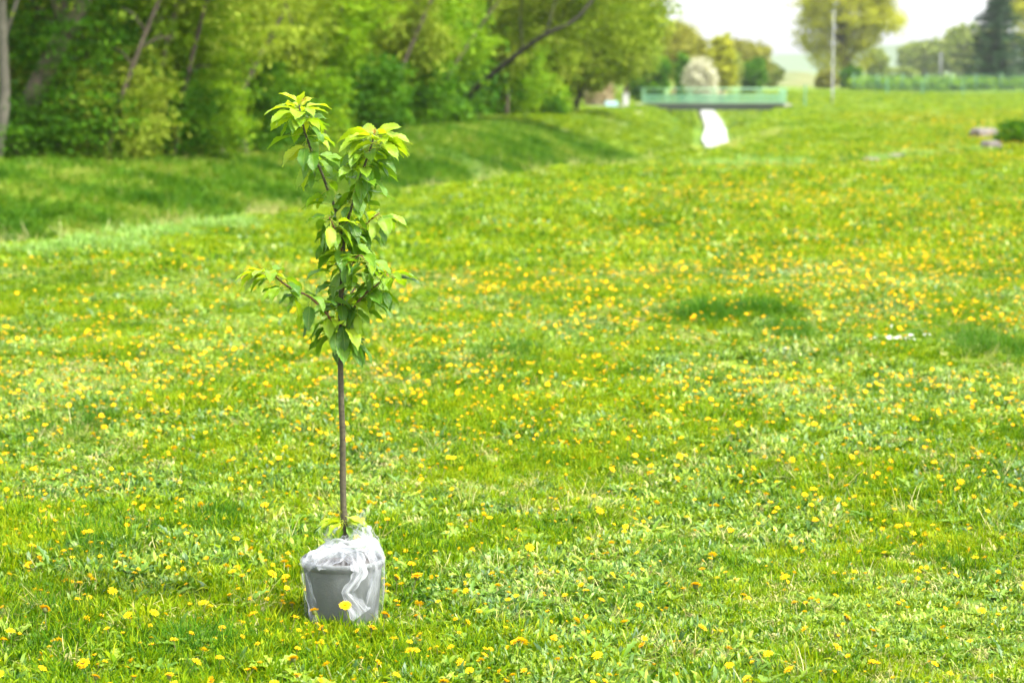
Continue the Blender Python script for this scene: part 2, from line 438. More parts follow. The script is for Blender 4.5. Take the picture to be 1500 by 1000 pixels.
def region(r, y0, y1, dens, margin=1.6):
    """random points over the piece of meadow the picture shows between two distances"""
    w = lambda y: .235 * y + margin
    area = (w(y0) + w(y1)) * (y1 - y0); n = int(area * dens)
    y = r.uniform(y0, y1, n * 2); keep = r.uniform(0, w(y1), n * 2) < w(y); y = y[keep][:n]
    x = r.uniform(-1, 1, len(y)) * w(y)
    return x, y
def vnoise(x, y, s, seed):
    q = rs(seed); z = 0
    for k in range(7):
        a = q.uniform(0, 2 * PI); f = s * q.uniform(.5, 1.8); z = z + np.sin((x * math.cos(a) + y * math.sin(a)) * f + q.uniform(0, 6.28))
    return z / 7 * 1.6
POT = at(503, 910, 6.90); POT.z = 0.0
r = rs(11)
xs_, ys_ = [], []
for y0, y1, dn in ((4.9, 8, 470), (8, 12, 330), (12, 20, 175)):
    x, y = region(r, y0, y1, dn); xs_.append(x); ys_.append(y)
x = np.concatenate(xs_); y = np.concatenate(ys_)
k = (np.hypot(x - POT.x, y - POT.y) > .13) & (chan(x, y) > 2.4); x, y = x[k], y[k]
n = len(x); nv = vnoise(x, y, 2.2, 3) ; nw = vnoise(x, y, 3.1, 4)
idx = r.randint(0, 5, n)
wm = (nw + r.normal(0, .35, n)) > .02; idx[wm] = r.randint(5, 9, n)[wm]
lm = r.uniform(0, 1, n) < .04; idx[lm] = r.randint(9, 11, n)[lm]
sm = (r.uniform(0, 1, n) < .035 + .07 * (nv < -.3)); idx[sm] = 11
scl = r.uniform(.6, .95, n) * (1 + .3 * nv)
scatter('meadow_grass', 'turf', np.stack([x, y, zg(x, y) - .004], -1), scl, idx, r.uniform(0, 6.28, n), 'short bright green meadow turf with clover and weeds around the pot')
# middle distance
r = rs(12); xs_, ys_ = [], []
for y0, y1, dn in ((19, 32, 60), (32, 60, 28), (60, 110, 9), (110, 240, 2.6)):
    x, y = region(r, y0, y1, dn, 3); xs_.append(x); ys_.append(y)
x = np.concatenate(xs_); y = np.concatenate(ys_); d = chan(x, y); k = ((d > 1.9 - .7 * (y > 58)) | ((y > 72) & (d < -1.3) & (d > -14 - 30 * (y > 152)))) & ~((np.abs(y - (41.7 + (x - 6.6) * 2.03)) < .9) & (np.abs(x - 8.4) < 2.2) & (r.uniform(0, 1, len(x)) < .75)); x, y, d = x[k], y[k], d[k]; n = len(x)
idx = r.randint(0, 4, n)
scatter('far_meadow_grass', 'mid', np.stack([x, y, zg(x, y) - .01], -1), r.uniform(.7, 1.3, n) * (1 + .3 * vnoise(x, y, .9, 8)) * (1 + .15 * (y > 32) + .3 * (y > 60) + .6 * (y > 110)), idx, r.uniform(0, 6.28, n), 'yellow green grass of the meadow farther off', .1)
# bank grass
r = rs(13); x, y = region(r, 18, 75, 46, 6); pass
d = chan(x, y); k = (d < 2.3 - 1.5 * (y > 60)) & (np.abs(d) > .8 + .5 * (y > 62)) & (d > -24); x, y, d = x[k], y[k], d[k]; n = len(x)
scatter('bank_grass', 'bank', np.stack([x, y, zg(x, y) - .01], -1), r.uniform(.5, 1.1, n) * (1 + .3 * vnoise(x, y, .8, 9)), r.randint(0, 3, n), r.uniform(0, 6.28, n), 'taller dark green grass along the ditch bank and below the trees', .15)
# long dark tussocks seen in the photo
r = rs(14); P = []; S = []
def ground_at(px, py):
    v = (500 - py) / F; dz = -SP + v * CP; dy = CP + v * SP
    t = H / -dz; Y = dy * t
    for _ in range(12):
        X = (px - 750) / F * (Y / dy); z = zg1(X, Y); Y = dy * (H - z) / -dz
    return X, Y
for px, py, rx, n_, sc in ((1040, 464, 34, 84, 1.2), (1118, 458, 26, 54, 1.1), (1155, 490, 40, 60, .95), (745, 520, 46, 60, .85), (1455, 510, 50, 76, 1.0), (1340, 575, 30, 16, .6), (690, 395, 26, 20, .8),
                           (790, 310, 30, 22, .9), (935, 690, 44, 34, .55), (1030, 560, 28, 16, .7), (150, 800, 46, 40, .8), (310, 770, 46, 30, .7), (120, 620, 60, 44, .8), (110, 905, 70, 36, .75), (560, 950, 60, 30, .7), (300, 960, 60, 26, .8),
                           (900, 690, 40, 18, .6), (1010, 820, 60, 34, .5), (900, 880, 60, 20, .55), (1400, 830, 50, 20, .6), (500, 470, 60, 20, .6), (330, 550, 60, 30, .7), (640, 660, 50, 14, .6), (850, 395, 40, 20, .8), (620, 330, 40, 26, 1), (1330, 170, 26, 20, 2), (1150, 185, 30, 16, 2), (1180, 235, 40, 20, 1.2)):
    X, Y = ground_at(px, py); sx = rx * Y / F
    for _ in range(n_):
        a, b = r.normal(0, .75, 2); P.append((X + a * sx, Y + b * sx * 2.6)); S.append(sc * r.uniform(.4, .95) * max(.3, 1 - .25 * math.hypot(a, b)))
P = np.array(P); n = len(P)
k = np.hypot(P[:, 0] - POT.x, P[:, 1] - POT.y) > .17; P = P[k]; S = np.array(S)[k]; n = len(P)
scatter('grass_tussocks', 'tuss', np.stack([P[:, 0], P[:, 1], zg(P[:, 0], P[:, 1]) - .005], -1), S, r.randint(0, 3, n), r.uniform(0, 6.28, n), 'longer dark green grass tussocks standing out of the meadow')
# pale patches near the edge of the ditch
P = []; S = []
for px, py, rx, n_ in ((150, 362, 80, 60), (240, 345, 50, 36), (330, 330, 60, 20), (650, 268, 50, 60), (730, 262, 40, 40), (1060, 242, 50, 50), (1150, 240, 40, 50), (60, 372, 60, 30), (1300, 233, 30, 26), (1350, 228, 30, 26), (1410, 220, 26, 16)):
    X, Y = ground_at(px, py); sx = rx * Y / F
    for _ in range(n_):
        a, b = r.normal(0, .6, 2); P.append((X + a * sx, Y + b * min(sx, 1.1) * 1.2)); S.append(r.uniform(.6, 1.2))
P = np.array(P); n = len(P)
scatter('pale_grass', 'pale', np.stack([P[:, 0], P[:, 1], zg(P[:, 0], P[:, 1])], -1), S, r.randint(0, 2, n), r.uniform(0, 6.28, n), 'pale whitish green grass along the edge of the ditch')
# dry stalks
x, y = region(r, 5.2, 14, 3.5); d = chan(x, y)
x2, y2 = region(r, 20, 60, 4, 5); d2 = chan(x2, y2); k = (np.abs(d2 - 2.5) < .7) | ((d2 < -2) & (d2 > -9) & (r.uniform(0, 1, len(d2)) < .12)); 
n1 = len(x); x = np.concatenate([x, x2[k]]); y = np.concatenate([y, y2[k]]); n = len(x)
k = np.hypot(x - POT.x, y - POT.y) > .18; x, y = x[k], y[k]; n = len(x)
scatter('dry_stalks', 'dry', np.stack([x, y, zg(x, y)], -1), r.uniform(.25, .45, n) * (1 + 1.2 * (y > 20)), r.randint(0, 2, n), r.uniform(0, 6.28, n), 'dry straw coloured stalks lying in the grass', .5)

# ------------------------------------------------------------------ dandelions
my, nt, nd, lk = new_mat('dandelion petals')
at_ = N(nt, 'ShaderNodeAttribute', attribute_name='tint'); oi = N(nt, 'ShaderNodeObjectInfo')
c1 = ramp(nt, [(0, (.58, .30, .003)), (.4, (.80, .48, .004)), (1, (.86, .64, .010))], mathn(nt, 'ADD', mathn(nt, 'MULTIPLY', at_.outputs['Fac'], .6), mathn(nt, 'MULTIPLY', oi.outputs['Random'], .4))).outputs[0]
pr = N(nt, 'ShaderNodeBsdfPrincipled'); lk.new(c1, pr.inputs['Base Color']); pr.inputs['Roughness'].default_value = .7; pr.inputs['Specular IOR Level'].default_value = .15
tr = N(nt, 'ShaderNodeBsdfTranslucent'); lk.new(c1, tr.inputs[0]); mx = N(nt, 'ShaderNodeMixShader'); mx.inputs[0].default_value = .3
lk.new(pr.outputs[0], mx.inputs[1]); lk.new(tr.outputs[0], mx.inputs[2]); out = N(nt, 'ShaderNodeOutputMaterial'); lk.new(mx.outputs[0], out.inputs[0])
MY = my
MC = plain('flower calyx', (.13, .16, .03), .7, .2, 60)
MS = plain('flower stem', (.22, .24, .06), .6, .2, 40)
MWH = plain('white petals', (.75, .75, .7), .7, .05, 40)
def head_geo(r, rad, up, rings, z0=0):
    """a dandelion head: rings of strap petals, opening by angle up (0 flat .. 1 closed)"""
    V = []; Q = []; T = []
    for ri, (cnt, fr, el) in enumerate(rings):
        for i in range(cnt):
            a = 2 * PI * (i + r.uniform(-.3, .3)) / cnt + ri; e = el + up + r.normal(0, .08); l = rad * fr * r.uniform(.85, 1.1); w = rad * .26
            d = np.array([math.cos(a) * math.cos(e), math.sin(a) * math.cos(e), math.sin(e)]); s = np.array([-math.sin(a), math.cos(a), 0])
            b = d * rad * .08; n = len(V); tip = d * l + np.array([0, 0, -l * .12 * (1 - up)])
            mid = d * l * .6
            z = np.array([0, 0, z0])
            for p, q in ((b, .5), (mid, 1), (tip, .7)):
                V.append(p - s * w / 2 * q + z); V.append(p + s * w / 2 * q + z); ti = min(1, max(0, .25 + .25 * ri + r.uniform(-.15, .2))); T += [ti, ti]
            Q += [(n, n + 1, n + 3, n + 2), (n + 2, n + 3, n + 5, n + 4)]
    return np.array(V), np.array(Q), np.array(T)
HR = [((22, 1.0, .1), (18, .82, .45), (12, .55, .9), (8, .35, 1.25)), ((18, 1.0, .25), (14, .8, .6), (8, .5, 1.1))]
HEADS = []
for i, (rad, up, ri) in enumerate(((.0165, .0, 0), (.0145, .22, 0), (.0125, .5, 1), (.0105, .75, 1), (.018, .05, 0))):
    V, Q, T = head_geo(rs(60 + i), rad, up, HR[ri]); me = mesh_np('flower_head', V, quads=Q, tint=T); me.materials.append(MY); HEADS.append(me)
STEMS = []
for i in range(5):
    r = rs(70 + i); b = MB(); hgt = (.055, .07, .05, .045, .085)[i]; lx, ly = r.uniform(-.02, .02, 2)
    b.tube([(0, 0, -.01), (lx * .3, ly * .3, hgt * .5), (lx, ly, hgt)], [.0016, .0015, .0017], 5)
    rr = (.0165, .0145, .0125, .0105, .018)[i] * .42
    b.lathe([(.0016, hgt - .011), (rr, hgt - .007), (rr * 1.05, hgt - .002), (rr * 1.15, hgt + .004)], 9, (lx, ly, 0))
    me = b.mesh('dandelion', True); me.materials.append(MC); STEMS.append((me, (lx, ly, hgt + .001)))
# far flower prototypes (head and stem in one small mesh)
cf = PROTO['flower'] = bpy.data.collections.new('proto_flower')
for i in range(4):
    rad = (.017, .014, .0115, .0185)[i]; up = (.05, .3, .6, .0)[i]; hgt = (.07, .055, .05, .08)[i]
    V, Q, T = head_geo(rs(80 + i), rad, up, ((12, 1.0, .15), (9, .8, .55), (6, .5, 1.1)), hgt)
    n0 = len(V); a = .0016
    V = np.concatenate([V, np.array([(-a, 0, 0), (a, 0, 0), (a, 0, hgt), (-a, 0, hgt), (0, -a, 0), (0, a, 0), (0, a, hgt), (0, -a, hgt)])])
    Q = np.concatenate([Q, np.array([(0, 1, 2, 3), (4, 5, 6, 7)]) + n0]); T = np.concatenate([T, np.zeros(8)])
    me = mesh_np('flower', V, quads=Q, tint=T); me.materials.append(MY); me.materials.append(MS)
    mi = np.zeros(len(Q), np.int32); mi[-2:] = 1; me.polygons.foreach_set('material_index', mi)
    o = bpy.data.objects.new('flower_%02d' % i, me); cf.objects.link(o)
cw = PROTO['daisy'] = bpy.data.collections.new('proto_daisy')
V, Q, T = head_geo(rs(90), .022, .2, ((12, 1.0, .1), (9, .8, .5)), .06); me = mesh_np('daisy', V, quads=Q, tint=T); me.materials.append(MWH)
cw.objects.link(bpy.data.objects.new('daisy_00', me))

r = rs(21); xs_, ys_ = [], []
for y0, y1, dn in ((5.6, 9, 150), (9, 13, 160), (13, 20, 110), (20, 32, 52), (32, 60, 26), (60, 120, 8), (120, 200, 1.5)):
    x, y = region(r, y0, y1, dn, 1.5); xs_.append(x); ys_.append(y)
x = np.concatenate(xs_); y = np.concatenate(ys_); d = chan(x, y)
sx = 750 + F * x / (y * CP + H * SP)       # where it stands across the view: fewer at lower right, more left
dens = .66 + .75 * vnoise(x, y, 1.1, 31) + .25 * vnoise(x, y, 3.5, 32) + .15 * ((y < 11) & (x < -.4)) - .16 * ((y < 8.5) & (x > .3)) - .12 * (y < 7.2)
dens = dens * sst(3.0, 8.5 , d) * np.where(y > 24, sst(-4, 2, x - .05 * y + 2), 1)
k = (r.uniform(0, 1, len(x)) < dens) & (np.hypot(x - POT.x, y - POT.y) > .16); x, y = x[k], y[k]
# a few clear positions read off the photograph, round the pot
fix = [(520, 888), (512, 902), (478, 915), (540, 920), (560, 912), (1248, 915), (1277, 966), (438, 975), (430, 880), (120, 972), (70, 910), (415, 858), (405, 838), (610, 905), (580, 850), (870, 948), (941, 948), (760, 935), (1028, 857), (600, 865), (468, 905)]
fx, fy = [], []
for a, b_ in fix:
    X, Y = ground_at(a, b_ + 26); fx.append(X); fy.append(Y)
near = np.argsort(y); m = 300 - len(fix)
nx_, ny_ = x[near[:m]], y[near[:m]]
x, y = x[near[m:]], y[near[m:]]
print('dandelions', len(x))
LY = 'small yellow dandelion head on a short stem in the nearest strip of meadow'
def dandelion(X, Y, i, label, big=1.0):
    v = i % 5; me, hp = STEMS[v]
    o = bpy.data.objects.new('dandelion', me); COL.objects.link(o); o.location = (X, Y, zg1(X, Y)); s = (.50 + .5 * r.uniform(0, 1) ** 1.5) * big
    o.scale = (s, s, s); o.rotation_euler = (r.normal(0, .12), r.normal(0, .12), r.uniform(0, 6.28))
    tag(o, label, 'flower', 'dandelions in the near meadow')
    h = bpy.data.objects.new('flower_head', HEADS[v]); COL.objects.link(h); h.parent = o; h.location = hp; h.rotation_euler = (r.normal(0, .38), r.normal(0, .38), 0)
own = {0: 'yellow dandelion rising against the lower front of the white bag', 5: 'large wide open dandelion on its own, right of the pot toward the lower right corner',
       6: 'bright dandelion low in the right corner near a rosette of weeds'}
for i, (X, Y) in enumerate(zip(fx, fy)): dandelion(X, Y, (0, 4, 1)[i % 3], own.get(i, LY), 1.7 if i == 5 else 1.3)
for i, (X, Y) in enumerate(zip(nx_, ny_)): dandelion(float(X), float(Y), int(r.randint(0, 5)), LY)
n = len(x)
scatter('far_dandelions', 'flower', np.stack([x, y, zg(x, y) + .035 * (y > 18) + .03 * (y > 60)], -1), (.45 + .5 * r.uniform(0, 1, n) ** 1.5) * (1 + .2 * (y > 14) + .15 * (y > 30) + .3 * (y > 60)), r.randint(0, 4, n), r.uniform(0, 6.28, n), 'thousands of yellow dandelions spread over the meadow behind', .38)
P = []
for px, py, rx, n_ in ((1312, 502, 26, 26), (1285, 504, 14, 5), (1310, 486, 8, 2), (1357, 497, 8, 4), (1160, 518, 6, 2), (205 * .3 + 600, 413, 5, 2)):
    X, Y = ground_at(px, py); s = rx * Y / F
    for _ in range(n_): P.append((X + r.normal(0, .5) * s, Y + r.normal(0, .35) * s))
P = np.array(P)
scatter('white_daisies', 'daisy', np.stack([P[:, 0], P[:, 1], zg(P[:, 0], P[:, 1])], -1), r.uniform(.35, .7, len(P)), np.zeros(len(P)), r.uniform(0, 6, len(P)), 'small patch of white flowers in the right part of the meadow')

# ------------------------------------------------------------------ the pot
YP = POT.y
px0, py0 = POT.x, POT.y
MP = plain('grey pot plastic', (.105, .115, .105), .65, .12, 7, .2, col2=(.07, .078, .07))
pot = empty('plant_pot', (px0, py0, zg1(px0, py0) - .012), 'grey round plastic plant pot standing in the grass under the sapling', 'plant pot')
b = MB(); HT = .213
b.lathe([(0, .004), (.100, .004), (.106, .012), (.1205, HT - .028), (.1205, HT - .026), (.126, HT - .024), (.1275, HT - .004), (.1262, HT), (.1235, HT), (.1215, HT - .006), (.1155, HT - .03), (.112, HT - .05)], 64)
b.obj('body', MP, pot, smooth=True)
b = MB(); pr_ = []
rr = rs(3)
V = [(0, 0, HT - .018)]; Fc = []
for ri in range(1, 9):
    for k in range(40):
        a = 2 * PI * k / 40; q = .117 * ri / 8; V.append((q * math.cos(a), q * math.sin(a), HT - .025 + rr.uniform(-.004, .006) * (ri < 8)))
for k in range(40): Fc.append((0, 1 + k, 1 + (k + 1) % 40))
for ri in range(7):
    for k in range(40):
        j = (k + 1) % 40; a = 1 + ri * 40; Fc.append((a + k, a + 40 + k, a + 40 + j, a + j))
b.add(V, Fc); b.obj('soil', plain('potting soil', (.05, .032, .018), .95, .3, 40, .8), pot)

# plastic bag
mb_, nt, nd, lk = new_mat('thin white plastic film')
uvn = N(nt, 'ShaderNodeTexCoord').outputs['UV']
mp = N(nt, 'ShaderNodeMapping'); mp.inputs['Scale'].default_value = (15, 4, 1); lk.new(uvn, mp.inputs['Vector'])
st = noise(nt, 1.0, 5, mp.outputs[0], .6, .8)
pr = N(nt, 'ShaderNodeBsdfPrincipled'); pr.inputs['Base Color'].default_value = (.52, .54, .57, 1); pr.inputs['Roughness'].default_value = .3
bp = N(nt, 'ShaderNodeBump'); bp.inputs['Strength'].default_value = .6; bp.inputs['Distance'].default_value = .010; lk.new(st, bp.inputs['Height']); lk.new(bp.outputs[0], pr.inputs['Normal'])
trl = N(nt, 'ShaderNodeBsdfTranslucent'); trl.inputs[0].default_value = (.55, .57, .6, 1); lk.new(bp.outputs[0], trl.inputs['Normal'])
mx = N(nt, 'ShaderNodeMixShader'); mx.inputs[0].default_value = .35; lk.new(pr.outputs[0], mx.inputs[1]); lk.new(trl.outputs[0], mx.inputs[2])
tp = N(nt, 'ShaderNodeBsdfTransparent'); tp.inputs[0].default_value = (.97, .98, 1, 1)
op = N(nt, 'ShaderNodeAttribute', attribute_name='tint').outputs['Fac']
sr = ramp(nt, [(.42, (0, 0, 0)), (.68, (1, 1, 1))], st).outputs[0]
fac = mathn(nt, 'MULTIPLY', op, mathn(nt, 'ADD', .6, mathn(nt, 'MULTIPLY', sr, .9)), True)
m2 = N(nt, 'ShaderNodeMixShader'); lk.new(fac, m2.inputs[0]); lk.new(tp.outputs[0], m2.inputs[1]); lk.new(mx.outputs[0], m2.inputs[2])
out = N(nt, 'ShaderNodeOutputMaterial'); lk.new(m2.outputs[0], out.inputs[0])
MBAG = mb_
bag = empty('plastic_bag', (px0, py0, zg1(px0, py0) - .012), 'thin clear white plastic bag wrapped round the pot and tied at the stem', 'plastic bag')
def bag_shell():
    nt_, ns = 240, 76; q = rs(8)
    def n1(th, s, k, seed):
        g = rs(seed); z = 0
        for _ in range(5):
            f = g.randint(max(1, k // 2), k * 2); z = z + math.sin(f * th + g.uniform(0, 6.28) + s * g.uniform(-5, 5))
        return z / 5
    V = []; T = []; UV = []
    for j in range(ns):
        s = j / (ns - 1)
        for i in range(nt_):
            th = 2 * PI * i / nt_
            right = .5 + .5 * math.cos(th - R(25)); hgt = .052 + .030 * right
            if s < .5:
                t = s / .5; z = .0 + t * HT; rp = .108 + (.1285 - .108) * t
                fold = n1(th, t, 8, 1); loose = .25 + .75 * max(0, math.cos(th - R(-25))) ** 2 + .7 * max(0, math.cos(th - R(205))) ** 6
                ridge = max(0, fold) ** 1.5
                rr_ = rp + .003 + ridge * .012 * loose * (1 - .8 * t ** 4) + .0015 * abs(n1(th, t, 30, 2)) + (.003) * loose * (1 - t) * (1 + n1(th, t * 1.5, 4, 21))
                op_ = .06 + .8 * ridge * loose * loose + .12 * max(0, n1(th, t * 1.5, 5, 22)) * loose
                if t > .94: op_ += .25
            elif s < .8:
                t = (s - .5) / .3; tt = t ** (.75 + .5 * right)
                rr_ = .1285 * (1 - tt) + .042 * tt
                z = HT + .003 + hgt * (t ** (1.5 - .9 * right)) 
                fold = n1(th, t * .6, 12, 3); c2_ = n1(th * 1.0, t * 2.2, 17, 5); am = .011 * math.sin(PI * min(1, t * 1.1)) + .004 * t
                rr_ += fold * am; z += (abs(fold) * 1.3 - .5 + .7 * abs(c2_)) * am
                op_ = .20 + .45 * abs(c2_) + .22 * fold - .25 * (n1(th, t * 2, 4, 23) > .25)
            else:
                t = (s - .8) / .2
                z = HT + .003 + hgt + t * (.014 + .022 * n1(th, t, 7, 6) + .030 * right ** 4)
                rr_ = .042 + .026 * t * (1 + .6 * n1(th, t, 6, 7)) + n1(th, .6, 12, 3) * .004
                op_ = .25 + .3 * n1(th, t, 12, 9)
            V.append((rr_ * math.cos(th), rr_ * math.sin(th), z)); T.append(min(.92, max(.05, op_))); UV.append((i / nt_, s))
    Q = []
    for j in range(ns - 1):
        for i in range(nt_):
            k = (i + 1) % nt_; Q.append((j * nt_ + i, j * nt_ + k, (j + 1) * nt_ + k, (j + 1) * nt_ + i))
    return mesh_np('film', V, quads=Q, tint=T, smooth=True, uv=UV)
link('film', bag_shell(), MBAG, bag)
def strip(pts, wid, seed, name, op=.55, tw=None):
    """a crumpled band of film following pts (local), creased sharply where it turns; wid in metres per point"""
    q = rs(seed); pts = np.array(pts, float); nseg = 7; P = []
    for i in range(len(pts) - 1):
        for k in range(nseg): P.append(pts[i] * (1 - k / nseg) + pts[i + 1] * k / nseg)
    P.append(pts[-1]); P = np.array(P); W = np.interp(np.linspace(0, 1, len(P)), np.linspace(0, 1, len(wid)), wid)
    nc = 11; V = []; T = []; UV = []
    cz = q.uniform(-1, 1, (len(pts) + 1, nc)); cz = (cz + np.roll(cz, 1, 1) + .6 * np.roll(cz, 2, 1)) / 1.7; ph = q.uniform(-.25, .25, len(P))
    for i, p in enumerate(P):
        d = P[min(i + 2, len(P) - 1)] - P[max(i - 2, 0)]; d = d / np.linalg.norm(d)
        out_ = np.array([0.0, -1.0, .35]); sd = np.cross(d, out_); sd /= np.linalg.norm(sd); nn = np.cross(sd, d)
        g = i / nseg; k0 = int(g); f0 = g - k0; row = cz[k0] * (1 - f0) + cz[min(k0 + 1, len(pts))] * f0
        for c in range(nc):
            f = c / (nc - 1) - .5; edge = 1 + .12 * math.sin(i * .9 + seed + 3 * f) * (abs(f) > .4)
            V.append(p + sd * f * W[i] * edge + nn * (row[c] * .0055 + .005)); T.append(min(.95, max(.1, op + .30 * row[c] + .15 * (abs(f) > .4)))); UV.append((f * .3, i / len(P) * .6))
    Q = []
    for i in range(len(P) - 1):
        for c in range(nc - 1):
            a = i * nc + c; Q.append((a, a + 1, a + nc + 1, a + nc))
    return link(name, mesh_np(name, V, quads=Q, tint=T, smooth=True, uv=UV), MBAG, bag)
def bl(px, py, dy):
    p = at(px, py, YP + dy); return (p.x - px0, p.y - py0, p.z - bag.location.z)
strip([bl(478, 800, -.06), bl(500, 806, -.075), bl(522, 818, -.10), bl(528, 838, -.135), bl(520, 852, -.142), bl(508, 868, -.145), bl(518, 884, -.145), bl(530, 900, -.15)], [.02, .035, .05, .045, .032, .034, .055, .065], 2, 'loose_tie', .5)
strip([bl(530, 770, .01), bl(540, 782, -.01), bl(545, 796, -.03), bl(550, 815, -.06), bl(552, 840, -.09), bl(546, 868, -.10), bl(540, 895, -.11)], [.02, .04, .05, .04, .03, .03, .03], 5, 'hanging_fold', .2)
strip([bl(476, 806, -.05), bl(490, 798, -.065), bl(512, 800, -.07), bl(536, 798, -.05), bl(548, 808, -.02)], [.03, .04, .035, .035, .04], 7, 'knot_band', .45)
strip([bl(462, 826, -.115), bl(480, 818, -.10), bl(498, 808, -.075), bl(505, 798, -.05)], [.05, .055, .05, .04], 15, 'gathered_fold', .42)
strip([bl(446, 832, -.11), bl(458, 816, -.09), bl(474, 808, -.06), bl(488, 795, -.03)], [.04, .035, .03, .03], 9, 'left_pleat', .3)
strip([bl(447, 838, -.07), bl(452, 865, -.075), bl(459, 890, -.08), bl(462, 912, -.085)], [.02, .025, .03, .03], 11, 'side_fold', .3)
strip([bl(536, 772, .02), bl(538, 779, .01), bl(538, 790, 0), bl(525, 797, -.03)], [.035, .03, .03, .03], 13, 'upper_tail', .5)

# ------------------------------------------------------------------ the sapling
def S3(px, py, dy=0.0): return at(px, py, YP + dy)
sap = empty('cherry_sapling', (px0, py0, HT - .03), 'slim young cherry tree with forked leafy top growing in the pot', 'sapling')
def L3(px, py, dy=0.0):
    p = S3(px, py, dy); return np.array([p.x - px0, p.y - py0, p.z - (HT - .03)])
ms, nt, nd, lk = new_mat('sapling bark')
tc = N(nt, 'ShaderNodeTexCoord').outputs['Object']; mp = N(nt, 'ShaderNodeMapping'); mp.inputs['Scale'].default_value = (30, 30, 160); lk.new(tc, mp.inputs[0])
z1 = noise(nt, 1, 5, mp.outputs[0], .7); z2 = noise(nt, 90, 3, tc, .6)
cr = ramp(nt, [(.38, (.026, .022, .010)), (.6, (.070, .058, .027)), (.8, (.19, .17, .11))], mathn(nt, 'MULTIPLY', mathn(nt, 'ADD', z1, z2), .5)).outputs[0]
pr = N(nt, 'ShaderNodeBsdfPrincipled'); lk.new(cr, pr.inputs[0]); pr.inputs['Roughness'].default_value = .7
bp = N(nt, 'ShaderNodeBump'); bp.inputs['Strength'].default_value = .6; bp.inputs['Distance'].default_value = .002; lk.new(z1, bp.inputs['Height']); lk.new(bp.outputs[0], pr.inputs['Normal'])
out = N(nt, 'ShaderNodeOutputMaterial'); lk.new(pr.outputs[0], out.inputs[0]); MSB = ms
MTW = plain('young twig bark', (.17, .07, .035), .6, .25, 60)
main = [L3(506, 812), L3(505, 780, .002), L3(503, 740), L3(502, 690, .004), L3(502, 640), L3(500, 590, -.003), L3(499, 545), L3(498, 500), L3(499, 460, .004), L3(500, 420), L3(502, 385), L3(503, 350)]
def tube_np(P, rad, sub=4, knobs=0, seed=0):
    P = smooth_poly(np.array(P), sub); n = len(P); rd = np.interp(np.linspace(0, 1, n), np.linspace(0, 1, len(rad)), rad)
    if knobs:
        q = rs(seed); rd = rd * (1 + .10 * q.uniform(-.3, 1, n) * (q.uniform(0, 1, n) < .5))
    return P, rd
b = MB(); P, rd = tube_np(main, [.0118, .011, .0100, .0096, .0092, .009, .0088, .0086, .008, .0075, .007, .006], 6, 1, 2); b.tube(P, rd, 12); b.obj('trunk', MSB, sap, smooth=True)
BR = {
 'left_top': ([L3(503, 352), L3(497, 328, .01), L3(489, 300, .02), L3(478, 272, .03), L3(470, 250, .035), L3(458, 225, .03), L3(447, 195, .03), L3(441, 170, .02), L3(438, 150, .02)], .0052),
 'right_top': ([L3(503, 350), L3(509, 325, -.01), L3(516, 300, -.02), L3(523, 275, -.03), L3(532, 248, -.03), L3(541, 222, -.03), L3(549, 197, -.035)], .005),
 'low_left': ([L3(498, 482), L3(485, 468, -.02), L3(472, 452, -.04), L3(452, 434, -.06), L3(432, 425, -.075), L3(414, 414, -.09), L3(400, 402, -.1), L3(388, 397, -.11)], .0042),
 'low_right': ([L3(499, 500), L3(508, 478, -.01), L3(519, 450, -.02), L3(535, 430, -.02), L3(549, 420, -.03), L3(560, 410, -.04), L3(568, 401, -.04)], .004),
 'mid_right': ([L3(501, 430), L3(510, 405, -.03), L3(518, 382, -.05), L3(528, 374, -.07), L3(540, 386, -.09)], .003),
 'mid_back': ([L3(502, 400), L3(510, 372, .05), L3(523, 345, .07), L3(540, 325, .08), L3(556, 312, .08)], .0035),
 'front': ([L3(502, 372), L3(495, 350, -.05), L3(488, 330, -.08), L3(482, 318, -.09)], .003),
 'low_back': ([L3(499, 470), L3(508, 440, .05), L3(518, 425, .08), L3(524, 415, .1)], .003),
}
BRP = {}
for nm, (pp, r0) in BR.items():
    b = MB(); P, rd = tube_np(pp, [r0, r0 * .85, r0 * .7, r0 * .45], 5, 1, len(nm)); b.tube(P, rd, 8); b.obj('branch', MTW if r0 < .0048 else MSB, sap, smooth=True); BRP[nm] = P

# leaf material
ml, nt, nd, lk = new_mat('cherry leaf')
uvn = N(nt, 'ShaderNodeTexCoord').outputs['UV']; sep = N(nt, 'ShaderNodeSeparateXYZ'); lk.new(uvn, sep.inputs[0])
au = mathn(nt, 'ABSOLUTE', mathn(nt, 'SUBTRACT', sep.outputs[0], .5))
vv = mathn(nt, 'SUBTRACT', mathn(nt, 'MULTIPLY', sep.outputs[1], 9.0), mathn(nt, 'MULTIPLY', au, 5.0))
wave = mathn(nt, 'ABSOLUTE', mathn(nt, 'SINE', mathn(nt, 'MULTIPLY', vv, PI)))
vein = mathn(nt, 'POWER', mathn(nt, 'SUBTRACT', 1, wave), 6)
rib = mathn(nt, 'LESS_THAN', au, .022)
vn = mathn(nt, 'MAXIMUM', mathn(nt, 'MULTIPLY', vein, .5), mathn(nt, 'MULTIPLY', rib, .8), True)
tn = N(nt, 'ShaderNodeAttribute', attribute_name='tint').outputs['Fac']
col = ramp(nt, [(0, (.025, .095, .008)), (.3, (.055, .17, .008)), (.6, (.13, .27, .008)), (.82, (.25, .38, .010)), (.95, (.38, .45, .02)), (1, (.42, .26, .06))], tn).outputs[0]
c2 = mixc(nt, mathn(nt, 'MULTIPLY', vn, .45), col, (.34, .42, .09))
nz = noise(nt, 55, 3, N(nt, 'ShaderNodeTexCoord').outputs['Object'], .6)
